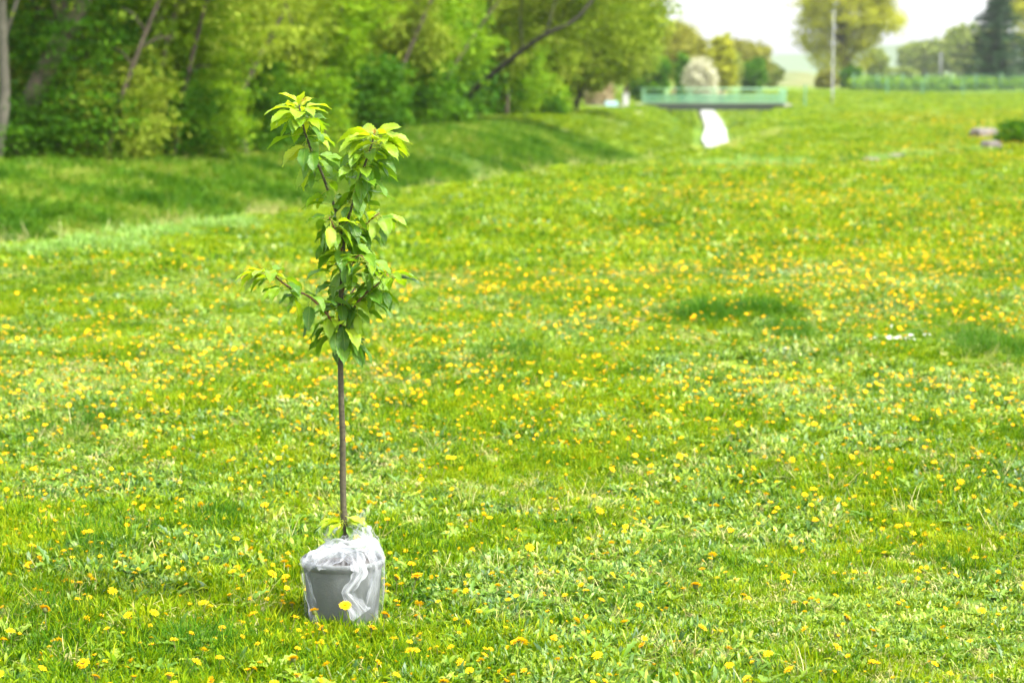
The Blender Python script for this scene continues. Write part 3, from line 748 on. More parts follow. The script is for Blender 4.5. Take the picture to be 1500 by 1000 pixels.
c2 = mixc(nt, mathn(nt, 'MULTIPLY', mathn(nt, 'SUBTRACT', nz, .45, True), .6), c2, (.30, .38, .02))
pr = N(nt, 'ShaderNodeBsdfPrincipled'); lk.new(c2, pr.inputs[0]); pr.inputs['Roughness'].default_value = .38; pr.inputs['Specular IOR Level'].default_value = .5
bp = N(nt, 'ShaderNodeBump'); bp.inputs['Strength'].default_value = .55; bp.inputs['Distance'].default_value = .002; lk.new(wave, bp.inputs['Height']); lk.new(bp.outputs[0], pr.inputs['Normal'])
tr = N(nt, 'ShaderNodeBsdfTranslucent'); lk.new(mixc(nt, 1, c2, (1.5, 1.35, .5), 'MULTIPLY'), tr.inputs[0])
mx = N(nt, 'ShaderNodeMixShader'); mx.inputs[0].default_value = .45; lk.new(pr.outputs[0], mx.inputs[1]); lk.new(tr.outputs[0], mx.inputs[2])
out = N(nt, 'ShaderNodeOutputMaterial'); lk.new(mx.outputs[0], out.inputs[0]); MLEAF = ml
class Leaves:
    def __init__(s): s.V = []; s.Q = []; s.T = []; s.UV = []
    def petiole(s, a, b_, c, w=.0011):
        n = 6; prev = None; n0 = len(s.V)
        for i in range(n):
            t = i / (n - 1); p = (1 - t) ** 2 * a + 2 * t * (1 - t) * b_ + t * t * c
            for k in range(3):
                an = 2 * PI * k / 3; s.V.append(p + np.array([math.cos(an) * w, math.sin(an) * w * .8, math.sin(an) * w])); s.T.append(.93); s.UV.append((.5, .5))
            if i:
                for k in range(3):
                    j = (k + 1) % 3; u = n0 + (i - 1) * 3; s.Q.append((u + k, u + j, u + 3 + j, u + 3 + k))
    def leaf(s, base, d, L, W, droop, roll, tint, fold=.35):
        d = np.array(d, float); d /= np.linalg.norm(d); p = np.array(base, float); ns = 17; n0 = len(s.V)
        side = np.cross(d, (0, 0, 1.0)); 
        if np.linalg.norm(side) < .05: side = np.array([math.cos(roll * 7), math.sin(roll * 7), 0.0])
        side /= np.linalg.norm(side); up = np.cross(side, d)
        side, up = side * math.cos(roll) + up * math.sin(roll), up * math.cos(roll) - side * math.sin(roll)
        wav = random.uniform(0, 6)
        for i in range(ns):
            t = i / (ns - 1)
            w = W / 2 * (math.sin(PI * t ** .82) ** .85 if t < 1 else 0) * (1 - .25 * t) * (1.14 if i % 2 else .97) * 1.12
            if t > .86: w *= .75
            w = max(w, .0006)
            for k, f in enumerate((-1, -.5, 0, .5, 1)):
                lift = abs(f) * w * fold + .0022 * math.sin(t * 13 + wav + f) * abs(f)
                s.V.append(p + side * f * w * math.cos(fold * .8) + up * lift); s.T.append(min(1, max(0, tint + .04 * math.sin(t * 5)))); s.UV.append((.5 + f * .5, t))
            if i:
                a = n0 + (i - 1) * 5
                for k in range(4): s.Q.append((a + k, a + k + 1, a + k + 6, a + k + 5))
            step = L / (ns - 1); p = p + d * step
            # bend toward the ground
            ax = np.array([0, 0, -1.0]); perp = ax - d * (ax @ d); d = d + perp * droop / (ns - 1); d /= np.linalg.norm(d)
            up = up - d * (up @ d); up /= np.linalg.norm(up); side = side - d * (side @ d) - up * (side @ up); side /= np.linalg.norm(side)
LV = Leaves(); q = rs(77); random.seed(4)
LEN = .083
def put(base, az, el, L, tint, pet=.022, droop=None, roll=None):
    d0 = np.array([math.cos(az) * math.cos(el), math.sin(az) * math.cos(el), math.sin(el)])
    mid = base + d0 * pet * .6 + np.array([0, 0, .004]); end = base + d0 * pet + np.array([0, 0, -.004])
    LV.petiole(base, mid, end)
    LV.leaf(end, d0 + np.array([0, 0, -.15]), L, L * q.uniform(.42, .52), q.uniform(.5, 1.3) if droop is None else droop, q.normal(0, .35) if roll is None else roll, tint, q.uniform(.2, .5))
def whorl(P, n, L, tint, el=(.1, .9), skip=None):
    for i in range(n):
        az = 2 * PI * i / n + q.uniform(-.3, .3); put(P + np.array([0, 0, -q.uniform(0, .012)]), az, q.uniform(*el), L * q.uniform(.75, 1.15), tint + q.normal(0, .05), q.uniform(.012, .03), q.uniform(.7, 1.5))
def along(P, n, t0, t1, L, tint, spread=.5, down=(-1.1, .1)):
    n = int(n * 1.3)
    for i in range(n):
        t = t0 + (t1 - t0) * (i + q.uniform(0, 1)) / n; f = t * (len(P) - 1); k = min(int(f), len(P) - 2); base = P[k] * (1 - f + k) + P[k + 1] * (f - k)
        az = i * 2.4 + q.uniform(-.5, .5); up_ = q.uniform(0, 1) < .55; put(base, az, q.uniform(-.25, .45) if up_ else q.uniform(*down), L * q.uniform(.7, 1.15), np.clip(tint + .04 + q.normal(0, .21), .05, .88), q.uniform(.014, .045))
A = BRP
# left top shoot
whorl(A['left_top'][-1] + np.array([0, 0, -.012]), 5, .055, .90, (.5, 1.2)); whorl(A['left_top'][-4], 8, .09, .78, (.1, .6)); whorl(A['left_top'][-7], 8, .085, .66, (-.2, .4))
put(A['left_top'][-1], PI * .98, .75, .062, .9, .008, .5, .2); put(A['left_top'][-1], .3, .8, .03, 1, .004, .2); put(A['left_top'][-1], 1.2, 1.3, .022, 1, .003, .1)
along(A['left_top'], 24, .52, .92, LEN * 1.02, .5); along(A['left_top'], 6, .3, .5, LEN * .8, .55); along(A['left_top'], 12, .02, .35, LEN * .85, .42)
# right top shoot
whorl(A['right_top'][-1], 6, .08, .8, (.3, .9)); whorl(A['right_top'][-1] + np.array([0, 0, -.02]), 9, .095, .74, (.05, .5)); whorl(A['right_top'][-5], 9, .088, .6, (-.4, .3))
put(A['right_top'][-1], 1.2, 1.4, .02, 1, .006, .1); put(A['right_top'][-1], 2.5, 1.3, .024, .98, .004, .1)
for az, el, L_, ti in ((PI, .35, .10, .8), (PI + .35, .1, .105, .76), (0.0, .3, .10, .78), (-.25, .0, .105, .74), (.2, -.2, .09, .78), (PI - .3, .6, .08, .8)): put(A['right_top'][-1] + np.array([0, 0, -.008]), az, el, L_, ti, .02, .9)
along(A['right_top'], 24, .45, .92, LEN, .45, down=(-1.2, 0)); along(A['right_top'], 20, .0, .45, LEN * .95, .42)
# the stem's upper half and side shoots
along(P_ := np.array(smooth_poly(np.array(main), 6))[-25:], 32, 0, 1, LEN, .33); along(P_, 12, 0, .45, LEN * 1.05, .38, down=(-1.3, -.4))
along(A['low_left'], 20, .35, .93, LEN * .92, .45); whorl(A['low_left'][-1], 6, .065, .8, (-.1, .5))
for az, el, L_, ti in ((PI, .2, .085, .86), (PI + .3, -.1, .08, .82), (PI - .4, .35, .06, .9), (PI + .1, -.5, .09, .8), (PI - .1, .1, .07, .92)): put(A['low_left'][-1], az, el, L_, ti, .012, .9)
along(A['low_left'], 5, .1, .35, LEN * .8, .35, down=(-1.2, -.5))
along(A['low_right'], 20, .3, .95, LEN * .95, .38); whorl(A['low_right'][-1], 7, .07, .6, (-.2, .5)); put(A['low_right'][-1], 0, .35, .065, .9, .012, .9); put(A['low_right'][-1], .3, 0, .06, .85, .012, .8)
along(A['mid_right'], 14, .3, 1, LEN * .95, .4); whorl(A['mid_right'][-1], 4, .08, .55, (-.8, .2))
along(A['mid_back'], 16, .3, .95, LEN, .48); whorl(A['mid_back'][-1], 6, .085, .72, (-.3, .3)); along(A['front'], 8, .4, 1, LEN * .95, .5); along(A['low_back'], 8, .4, 1, LEN, .35)
# low left hanging pair and the tuft of young leaves at the foot of the stem
for px, py, az in ((484, 470, PI), (478, 462, PI + .3), (492, 480, -PI / 2), (512, 495, -.4), (518, 500, -.9), (522, 500, 0)): put(L3(px, py, -.02), az, -.7, .078, .3, .012, .8)
LV_ = 1; fb = L3(504, 762); 
for az, el, L_, ti in ((PI + .1, .35, .078, .84), (PI + .5, .25, .075, .86), (PI + .9, .1, .065, .84), (PI - .2, .0, .07, .8), (-.15, .3, .07, .82), (PI * 1.35, -.6, .06, .85), (.1, .5, .06, .86), (-.2, .1, .062, .9), (-.6, -.7, .05, .5), (PI * .8, 1.1, .07, .85), (PI * 1.3, -.8, .05, .5), (.6, .2, .06, .8), (PI * 1.1, .6, .05, .82)): put(fb + np.array([0, -.008, q.uniform(-.012, .015)]), az, el, L_, ti, .012, .9)
me = mesh_np('leaves', LV.V, quads=LV.Q, tint=LV.T, uv=LV.UV, smooth=True); link('leaves', me, MLEAF, sap)

# ------------------------------------------------------------------ trees and bushes
def ell_pts(r, n, E, shell=.55):
    vol = np.array([(e[3] * e[4] * e[5]) ** .67 for e in E]); c = r.choice(len(E), n, p=vol / vol.sum()); E = np.array(E)[c]
    d = r.normal(0, 1, (n, 3)); d /= np.linalg.norm(d, axis=1)[:, None]; k = (shell + (1 - shell) * r.uniform(0, 1, n) ** .6)[:, None] * r.uniform(.82, 1.12, (n, 1))
    return E[:, :3] + d * k * E[:, 3:6], d
def leaf_mesh(r, C, rad, per, size, droop=0.0, flat=.6, name='crown', asp=.5):
    n = len(C); ct = np.clip(r.normal(.5, .22, n), 0, 1)
    off = r.normal(0, .5, (n, per, 3)) * rad; off[:, :, 2] *= flat
    if droop: off[:, :, 2] -= np.abs(off[:, :, 2]) * droop * 2
    P = (C[:, None, :] + off).reshape(-1, 3); m = len(P)
    a = r.normal(0, 1, (m, 3)); a[:, 2] -= droop * 2.2; a /= np.linalg.norm(a, axis=1)[:, None]
    b_ = np.cross(a, r.normal(0, 1, (m, 3))); b_ /= np.linalg.norm(b_, axis=1)[:, None]
    s = size * r.uniform(.6, 1.3, (m, 1)); w = s * asp
    V = np.stack([P - a * s * .5, P + b_ * w * .5, P + a * s * .5, P - b_ * w * .5], 1).reshape(-1, 3)
    Q = np.arange(m * 4).reshape(-1, 4); T = np.repeat(np.clip(np.repeat(ct, per) + r.normal(0, .12, m), 0, 1), 4)
    return mesh_np(name, V, quads=Q, tint=T)
def limb_pts(r, a, b_, sag=.1, n=6):
    a = np.array(a, float); b_ = np.array(b_, float); L = np.linalg.norm(b_ - a); out = []
    m = (a + b_) / 2 + r.normal(0, .08, 3) * L + np.array([0, 0, sag * L])
    for i in range(n + 1):
        t = i / n; out.append((1 - t) ** 2 * a + 2 * t * (1 - t) * m + t * t * b_)
    return out
def tree(name, label, cat, X, Y, E, mat, bark, trunks, n, per, size, rad, droop=0, seed=0, limbs=10, group=None, flat=.6, asp=.5, z=None):
    """E: crown ellipsoids in local metres; trunks: list of (points, r0, r1)"""
    r = rs(seed + 1000); z0 = zg1(X, Y) if z is None else z
    root = empty(name, (X, Y, z0 - .05), label, cat, group)
    C, d = ell_pts(r, n, E); C = C[C[:, 2] > .1]
    b = MB()
    for pts, r0, r1 in trunks:
        P = smooth_poly(np.array(pts, float), 4); b.tube(P, np.linspace(r0, r1, len(P)), 9)
    if trunks:
        tp_ = np.array(trunks[0][0], float); r1 = trunks[0][2]
        for k in r.choice(len(C), min(limbs, len(C)), replace=False):
            s = tp_[r.randint(max(1, len(tp_) // 2), len(tp_))]; pp = limb_pts(r, s, C[k]); b.tube(pp, np.linspace(max(.02, r1 * .8), .012, len(pp)), 6)
        b.obj('trunk', bark, root, smooth=True)
    link('crown', leaf_mesh(r, C, rad, per, size, droop, flat, 'crown', asp), mat, root)
    return root
def TL(px, dY=0):   # point on the line of the wood's edge
    Y = float(np.interp(px, [-300, 0, 200, 400, 600, 800, 900], [40, 41.5, 41.5, 48, 62, 92, 110])) + dY
    return xat(px, Y), Y
def lp(px, py, X, Y, z0, dY=0):
    p = at(px, py, Y + dY); return (p.x - X, dY, p.z - z0)
# -- the big trees of the wood's edge (only their lower few metres are in the frame)
X, Y = TL(-12, -.6); z0 = zg1(X, Y)
tree('riverside_tree', 'tree with a pale upright trunk cut by the left edge of the photo', 'tree', X, Y, [(-.3, 1, 7, 3, 3, 3.2), (-1.5, 0, 4.2, 1.5, 1.6, .9)], M['willow'], BARKP, [([(0, 0, 0), lp(6, 150, X, Y, z0), lp(4, 60, X, Y, z0), lp(-6, -120, X, Y, z0), (-.5, .3, 8)], .11, .06)], 420, 34, .13, .6, .3, 1)
X, Y = TL(28, .2); z0 = zg1(X, Y)
tree('riverside_tree', 'old tree with a thick grey-brown trunk leaning right near the left edge', 'tree', X, Y, [(1.5, .6, 6.4, 3.6, 3, 3.0), (.5, -.4, 3.9, 1.1, .8, .8)], M['willow'], BARK, [([(0, 0, 0), lp(42, 170, X, Y, z0), lp(62, 110, X, Y, z0), lp(92, 50, X, Y, z0), lp(120, 0, X, Y, z0), (2.3, .4, 6), (2.9, .6, 9)], .26, .10)], 560, 34, .13, .55, .4, 2, limbs=16)
X, Y = TL(188, 1.4); z0 = zg1(X, Y)
tree('riverside_tree', 'slender pale-stemmed double tree among the bushes left of the sapling', 'tree', X, Y, [(.4, .5, 6.6, 3.4, 3, 2.9), (0.6, 0, 3.7, 2.0, 1.4, .8), (2.6, -.5, 2.9, .8, .6, 1.1)], M['willow'], BARK,
     [([(0, 0, 0), lp(196, 165, X, Y, z0), lp(208, 120, X, Y, z0), lp(222, 70, X, Y, z0), lp(236, 0, X, Y, z0), (1.0, .3, 8)], .14, .06), ([(.3, 0, 0), lp(214, 170, X, Y, z0), lp(228, 110, X, Y, z0), lp(240, 80, X, Y, z0), (1.2, 0, 4)], .07, .04)], 720, 34, .13, .55, .5, 3, limbs=18)
X, Y = TL(120, 2.5); z0 = zg1(X, Y)
tree('riverside_tree', 'dark barked tree whose branch slants up to the right at top left', 'tree', X, Y, [(1.0, .8, 6.8, 3.6, 3, 3.0), (.2, 1, 3.6, 2.2, 1.4, 1.0)], M['willow'], BARKD,
     [([(0, 0, 0), lp(135, 120, X, Y, z0), lp(155, 78, X, Y, z0), lp(190, 45, X, Y, z0), lp(232, 18, X, Y, z0), (2.6, .3, 4.2), (3.6, .6, 6)], .14, .06)], 620, 34, .13, .55, .4, 4, limbs=14)
X, Y = TL(330, 2.2); z0 = zg1(X, Y)
tree('riverside_tree', 'olive green willow hanging over the wood edge between the leaning trunks and the sapling', 'tree', X, Y, [(.3, .5, 6.6, 3.6, 3, 3.2), (.6, -.6, 3.5, 2.0, 1.2, 1.1), (-.6, -.8, 2.7, .9, .7, 1.0)], M['willow'], BARK,
     [([(0, 0, 0), (.2, 0, 2), (.7, .1, 4), (.8, .3, 8)], .2, .08)], 820, 36, .13, .55, .6, 5, limbs=18)
X, Y = TL(470, -.5)
tree('leafy_tree', 'bright yellow-green rounded tree bulging out directly behind the sapling top', 'tree', X, Y, [(.1, 0, 2.75, 1.15, 1.2, 1.0), (.5, .6, 4.2, 1.5, 1.5, 1.5), (-.7, .3, 3.3, .9, 1, .9)], M['bright'], BARK, [([(0, 0, 0), (.1, .1, 1.5), (.2, .2, 4)], .1, .04)], 560, 40, .12, .38, .1, 6)
X, Y = TL(590, 1.5)
tree('leafy_tree', 'tall mid green tree right behind the sapling, above the dark bush', 'tree', X, Y, [(0, .5, 6.5, 3, 3, 3.2), (-.3, -.2, 3.5, 1.8, 1.3, 1.0), (.9, -.4, 2.8, 1.0, .8, .9)], M['bright'], BARKD, [([(0, 0, 0), (.2, .1, 2), (.1, .2, 7)], .16, .06)], 760, 36, .14, .5, .3, 7)
X, Y = TL(668, 1.2); z0 = zg1(X, Y)
tree('riverside_tree', 'willow with a dark trunk leaning steeply right through the middle of the wood', 'tree', X, Y, [(3.2, .8, 6.2, 3.6, 3, 2.7), (1.6, .6, 3.9, 2.4, 1.6, .9), (4.6, 0, 3.4, 1.7, 1.4, .9)], M['willow'], BARKD,
     [([(0, 0, 0), lp(682, 145, X, Y, z0, -.4), lp(715, 112, X, Y, z0, -1.0), lp(765, 72, X, Y, z0, -1.6), lp(800, 48, X, Y, z0, -2.0), lp(850, 20, X, Y, z0, -2.2), (5.2, -1.8, 5.4)], .12, .04)], 820, 36, .16, .6, .4, 8, limbs=3)
X, Y = TL(745, .3)
tree('bush', 'tall light green bush standing under the dark leaning trunk', 'bush', X, Y, [(0, 0, 1.6, 1.35, 1.2, 1.4), (.2, 0, 2.5, 1.0, .9, .9)], M['bright'], BARKD, [([(0, 0, 0), (0, 0, 1.6)], .06, .03)], 480, 40, .12, .4, .3, 9)
X, Y = TL(812, 2); z0 = zg1(X, Y)
tree('riverside_tree', 'large olive willow whose crown ends at the sky, left of the bridge', 'tree', X, Y, [(1.2, .6, 6.0, 4.2, 3, 3.6), (2.6, -.3, 4.2, 2.2, 1.6, 1.6), (-1.6, 0, 3.6, 1.6, 1.4, 1.3), (.9, -.6, 2.4, 1.6, 1.2, 1.0)], M['willow'], BARKD,
     [([(0, 0, 0), (-.2, 0, 1.5), (-.4, .1, 3.4), (.4, .3, 7)], .3, .12), ([(.8, .3, 0), (1.6, .2, 2.2), (2.6, .2, 4.6)], .12, .05)], 1250, 38, .20, .6, .5, 10, limbs=20)
X, Y = TL(812, -3.5)
tree('bush', 'small dark green round bush at the end of the wood edge', 'bush', X, Y, [(0, 0, .35, .42, .42, .45)], M['deep'], BARKD, [([(0, 0, 0), (0, 0, .4)], .03, .02)], 90, 40, .09, .2, 0, 11)
# -- understorey bushes, each its own thing
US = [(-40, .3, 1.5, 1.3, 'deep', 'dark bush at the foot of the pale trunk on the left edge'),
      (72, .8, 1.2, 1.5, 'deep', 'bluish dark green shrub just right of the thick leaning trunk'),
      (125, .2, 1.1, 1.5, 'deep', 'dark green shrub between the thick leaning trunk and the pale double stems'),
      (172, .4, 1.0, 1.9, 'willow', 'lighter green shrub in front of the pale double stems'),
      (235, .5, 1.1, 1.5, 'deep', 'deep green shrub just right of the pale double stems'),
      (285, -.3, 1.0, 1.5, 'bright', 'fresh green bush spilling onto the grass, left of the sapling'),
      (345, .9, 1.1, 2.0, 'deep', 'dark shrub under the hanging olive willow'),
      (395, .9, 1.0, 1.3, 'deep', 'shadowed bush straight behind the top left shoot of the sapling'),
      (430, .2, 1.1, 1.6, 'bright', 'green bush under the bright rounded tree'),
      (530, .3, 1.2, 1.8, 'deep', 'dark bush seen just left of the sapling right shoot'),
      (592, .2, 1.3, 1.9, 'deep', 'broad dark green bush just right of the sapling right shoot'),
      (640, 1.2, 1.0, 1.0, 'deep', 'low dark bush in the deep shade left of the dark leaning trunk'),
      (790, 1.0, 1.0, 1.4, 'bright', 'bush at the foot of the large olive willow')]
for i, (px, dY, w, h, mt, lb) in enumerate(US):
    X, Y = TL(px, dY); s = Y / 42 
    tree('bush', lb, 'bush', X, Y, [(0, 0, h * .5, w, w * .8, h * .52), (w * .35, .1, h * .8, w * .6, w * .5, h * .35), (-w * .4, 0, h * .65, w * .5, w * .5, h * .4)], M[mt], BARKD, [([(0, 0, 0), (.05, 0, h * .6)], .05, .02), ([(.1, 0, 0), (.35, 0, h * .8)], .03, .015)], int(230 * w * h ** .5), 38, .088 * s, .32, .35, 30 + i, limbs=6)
# -- leafy young trees filling the visible strip between the old trunks
YT = [(10, 1.4, 3.8, .9, 'willow', 'young tree with leaves drooping over the pale trunk at the left edge'),
      (160, 1.3, 3.5, 1.1, 'bright', 'young light green tree screening the pale double stems'),
      (110, .6, 2.4, 1.1, 'deep', 'young dark green tree filling the gap right of the thick leaning trunk'),
      (455, 1.4, 3.9, 1.4, 'willow', 'young olive tree rising behind the bright rounded tree'),
(95, .9, 3.7, .8, 'willow', 'young tree with sunlit tips above the thick leaning trunk at top left'),
      (255, .9, 2.9, 1.2, 'bright', 'young fresh green tree left of centre of the wood, right of the pale double stems'),
      (300, 1.6, 3.6, 1.3, 'willow', 'young olive tree with drooping twigs high on the left of the sapling'),
      (385, 1.2, 3.5, 1.1, 'willow', 'young pale olive tree just left of the bright rounded tree'),
      (560, .9, 3.1, 1.3, 'willow', 'young olive tree above the broad dark bush right of the sapling'),
      (625, .8, 3.3, 1.5, 'bright', 'young bright green tree hanging just left of the dark leaning trunk'),
      (742, -.4, 4.6, 1.15, 'willow', 'young green tree half hiding the upper part of the dark leaning trunk'),
      (770, -.2, 3.0, 1.6, 'willow', 'young willow in front of the large olive willow'),
      (845, -1.5, 3.0, 2.0, 'willow', 'rightmost young willow of the wood edge, nearest to the tan bush')]
for i, (px, dY, h, w, mt, lb) in enumerate(YT):
    X, Y = TL(px, dY); s = Y / 42
    tree('young_tree', lb, 'tree', X, Y, [(0, 0, h, w * 1.1, w, h * .38), (w * .6, .2, h * .8, w * .7, w * .6, h * .25), (-w * .6, .1, h * 1.15, w * .7, w * .6, h * .25), (-w * .2, -.2, h * .55, w * .7, w * .5, h * .22)], M[mt], BARK,
         [([(0, 0, 0), (.1, 0, h * .5), (.05, .1, h * 1.1)], .07, .03)], int(400 * w), 40, .105 * s, .40, .7, 130 + i, limbs=10, asp=.34)
# -- thin bare stems leaning out of the thicket
for i, (px, dY, lean, hh, lb) in enumerate(((150, -.1, 1.3, 4.2, 'thin bare stem leaning right, between the dark shrubs at the far left'), (250, -.2, .9, 4.4, 'thin stem leaning right above the deep green bush beside the double stems'),
        (318, -.4, 1.6, 4.0, 'thin pale stem leaning strongly right, above the fresh green bush left of the sapling'), (360, -.2, -1.0, 4.2, 'thin stem leaning left just before the shadowed bush behind the sapling'),
        (560, -.2, 1.5, 4.6, 'thin dark stem leaning right above the broad dark bush'), (620, -.6, 2.2, 4.4, 'thin dark stem slanting right toward the dark leaning trunk'))):
    X, Y = TL(px, dY); root = empty('leaning_stem', (X, Y, zg1(X, Y) - .05), lb, 'tree'); r = rs(300 + i)
    P = [(0, 0, 0), (lean * .25, .1, hh * .3), (lean * .7, .1, hh * .65), (lean * 1.2, .2, hh), (lean * 1.7, .3, hh * 1.4)]
    b = MB(); PP = smooth_poly(np.array(P, float), 5); b.tube(PP, np.linspace(.055, .022, len(PP)), 7)
    for k in range(6):
        q0 = PP[r.randint(6, len(PP))]; e = q0 + np.array([r.uniform(-.8, 1.0), r.uniform(-.4, .4), r.uniform(.2, .9)]); b.tube([q0, (q0 + e) / 2 + np.array([0, 0, .1]), e], [.025, .018, .008], 5)
    b.obj('trunk', BARK, root, smooth=True)
    C = PP[r.randint(10, len(PP), 50)] + r.normal(0, .45, (50, 3)) + np.array([0, 0, .3]); link('crown', leaf_mesh(r, C, .3, 22, .11, .5, .5, 'crown'), M['willow'], root)
# -- the wood behind: a mass nobody could count
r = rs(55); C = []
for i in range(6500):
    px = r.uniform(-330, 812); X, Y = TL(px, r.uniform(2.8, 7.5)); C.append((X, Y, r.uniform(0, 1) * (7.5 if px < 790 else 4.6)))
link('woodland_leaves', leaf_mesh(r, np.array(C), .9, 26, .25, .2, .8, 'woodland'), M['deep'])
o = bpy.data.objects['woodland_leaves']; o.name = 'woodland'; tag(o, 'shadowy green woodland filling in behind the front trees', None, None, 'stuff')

# -- beyond: trees round the bridge and along the horizon
def far_tree(name, label, cat, px, Y, top, bot, wpx, mat, bark=BARK, seed=0, trunk_h=.25, n=260, per=26, size=None, shape='round', group=None, droop=0):
    X = xat(px, Y); z0 = zg1(X, Y); zt = at(px, top, Y).z - z0; w = wpx * Y / F / 2; h = zt
    r = rs(seed + 7); cb = h * trunk_h
    E = [(0, 0, cb + (h - cb) * .48, w * .85, w * .8, (h - cb) * .5)]
    for k in range(6):
        a = r.uniform(0, 2 * PI); E.append((math.cos(a) * w * .55, math.sin(a) * w * .4, cb + (h - cb) * r.uniform(.25, .8), w * r.uniform(.35, .5), w * .4, (h - cb) * r.uniform(.16, .26)))
    return tree(name, label, cat, X, Y, E, M[mat], bark, [([(0, 0, 0), (.05 * w, 0, h * .4), (0, 0, h * .8)], max(.08, w * .07), .05)], n, per, size or max(.12, Y * .0016), max(.3, w * .22), droop, seed, group=group)
far_tree('broadleaf_tree', 'olive brown tree behind the left end of the bridge', 'tree', 968, 190, 32, 130, 105, 'olive', seed=60, n=620)
far_tree('broadleaf_tree', 'second olive tree just left of the white blossoming tree', 'tree', 1003, 205, 40, 130, 70, 'olive', seed=61, n=420)
far_tree('broadleaf_tree', 'willow-green tree joining the wood to the trees by the bridge', 'tree', 915, 150, 14, 140, 110, 'willow', seed=62, n=620)
far_tree('bush', 'broad dark green bush at the left end of the bridge', 'bush', 948, 168, 78, 135, 72, 'deep', seed=63, trunk_h=.02, n=420)
far_tree('bush', 'narrow dark evergreen just left of the white blossoming tree', 'bush', 1000, 185, 76, 125, 22, 'deep', seed=64, trunk_h=.02)
X = xat(1026, 178); tree('blossoming_tree', 'small tree covered in whitish blossom behind the bridge', 'tree', X, 178, [(0, 0, 3.0, 1.3, 1.2, 1.75), (-.2, 0, 3.8, .95, .9, .95), (.3, 0, 2.2, 1.0, .9, 1.1)], M['blossom'], BARK, [([(0, 0, 0), (0, 0, 1), (.05, 0, 2.5)], .1, .04)], 420, 30, .2, .28, 0, 65, flat=1)
far_tree('broadleaf_tree', 'yellow-green tree just right of the white blossoming tree', 'tree', 1056, 215, 48, 130, 50, 'ygreen', seed=66)
far_tree('broadleaf_tree', 'pale green narrow tree behind the middle of the bridge', 'tree', 1070, 225, 70, 126, 34, 'farwood', seed=67)
far_tree('broadleaf_tree', 'rounded olive tree highest in the row right of the blossoming tree', 'tree', 1088, 280, 58, 120, 84, 'olive', seed=68, n=460)
far_tree('bush', 'rounded mid green bush near the right end of the bridge', 'bush', 1102, 230, 86, 122, 44, 'deep', seed=69, trunk_h=.02)
far_tree('bush', 'small green bush sloping away right of the rounded bush', 'bush', 1128, 290, 92, 118, 40, 'farwood', seed=70, trunk_h=.02)
far_tree('reed_clump', 'tan dry reeds behind the bridge under the blossoming tree', 'reeds', 1008, 240, 124, 140, 62, 'tan', seed=71, trunk_h=.0, n=200)
far_tree('reed_clump', 'second clump of tan reeds right below the blossoming tree', 'reeds', 1036, 235, 119, 140, 46, 'tan', seed=72, trunk_h=.0)
far_tree('dry_bush', 'domed tan dry bush left of the bridge at the end of the wood', 'bush', 876, 140, 112, 150, 52, 'tan', seed=73, trunk_h=.0, n=260)
# tall tree above the lamp post
X = xat(1240, 290); z0 = zg1(X, 290); k = 290 / F
tree('tall_tree', 'tall spreading yellow-green tree behind the lamp post', 'tree', X, 290, [(0, 0, 10.5, 6.2, 5, 4.4), (-4, 0, 7.0, 2.3, 2.2, 2.8), (4.6, 0, 8.6, 2.6, 2.2, 1.9), (-3, 0, 11.5, 3, 3, 2.4), (3, 0, 12, 3.4, 3, 2.5), (-2.6, 0, 4.0, 2.2, 2, 2.2), (1.2, .5, 4.2, 1.8, 1.6, 2.4), (1.8, 0, 6.2, 2.4, 2, 1.5)], M['ygreen'], BARKD,
     [([(0, 0, 0), (-.3, 0, 3), (-.6, 0, 6), (-.2, 0, 10)], .75, .3), ([(-.2, 0, 2.5), (1.4, 0, 6), (2.8, 0, 9)], .35, .15)], 820, 30, .42, 1.1, .1, 80, limbs=22)
far_tree('bush', 'dark green shrub at the foot of the tall yellow-green tree', 'bush', 1246, 280, 98, 126, 40, 'deep', seed=81, trunk_h=.02)
far_tree('bush', 'smaller green shrub left of the tall tree foot', 'bush', 1212, 275, 102, 125, 34, 'olive', seed=82, trunk_h=.02)
far_tree('broadleaf_tree', 'faint bluish green small tree right of the tall tree', 'tree', 1284, 420, 72, 112, 40, 'farwood', seed=83)
for i, (px, top, w, Y, lb) in enumerate(((1338, 62, 56, 560, 'pale tree at the left end of the far right wood'), (1362, 54, 60, 540, 'pale rounded tree second from the left in the far right wood'), (1392, 44, 60, 520, 'pale tree in the middle of the far right wood'), (1420, 32, 64, 500, 'highest pale tree in the far wood just left of the fir'), (1452, 40, 60, 500, 'pale far tree showing through behind the fir'))):
    far_tree('broadleaf_tree', lb, 'tree', px, Y, top, 112, w, 'farwood', seed=90 + i, trunk_h=.05, n=300, size=.9)
far_tree('broadleaf_tree', 'golden leaved tree at the top right corner behind the firs', 'tree', 1512, 330, -30, 110, 80, 'ygreen', seed=97, n=300)
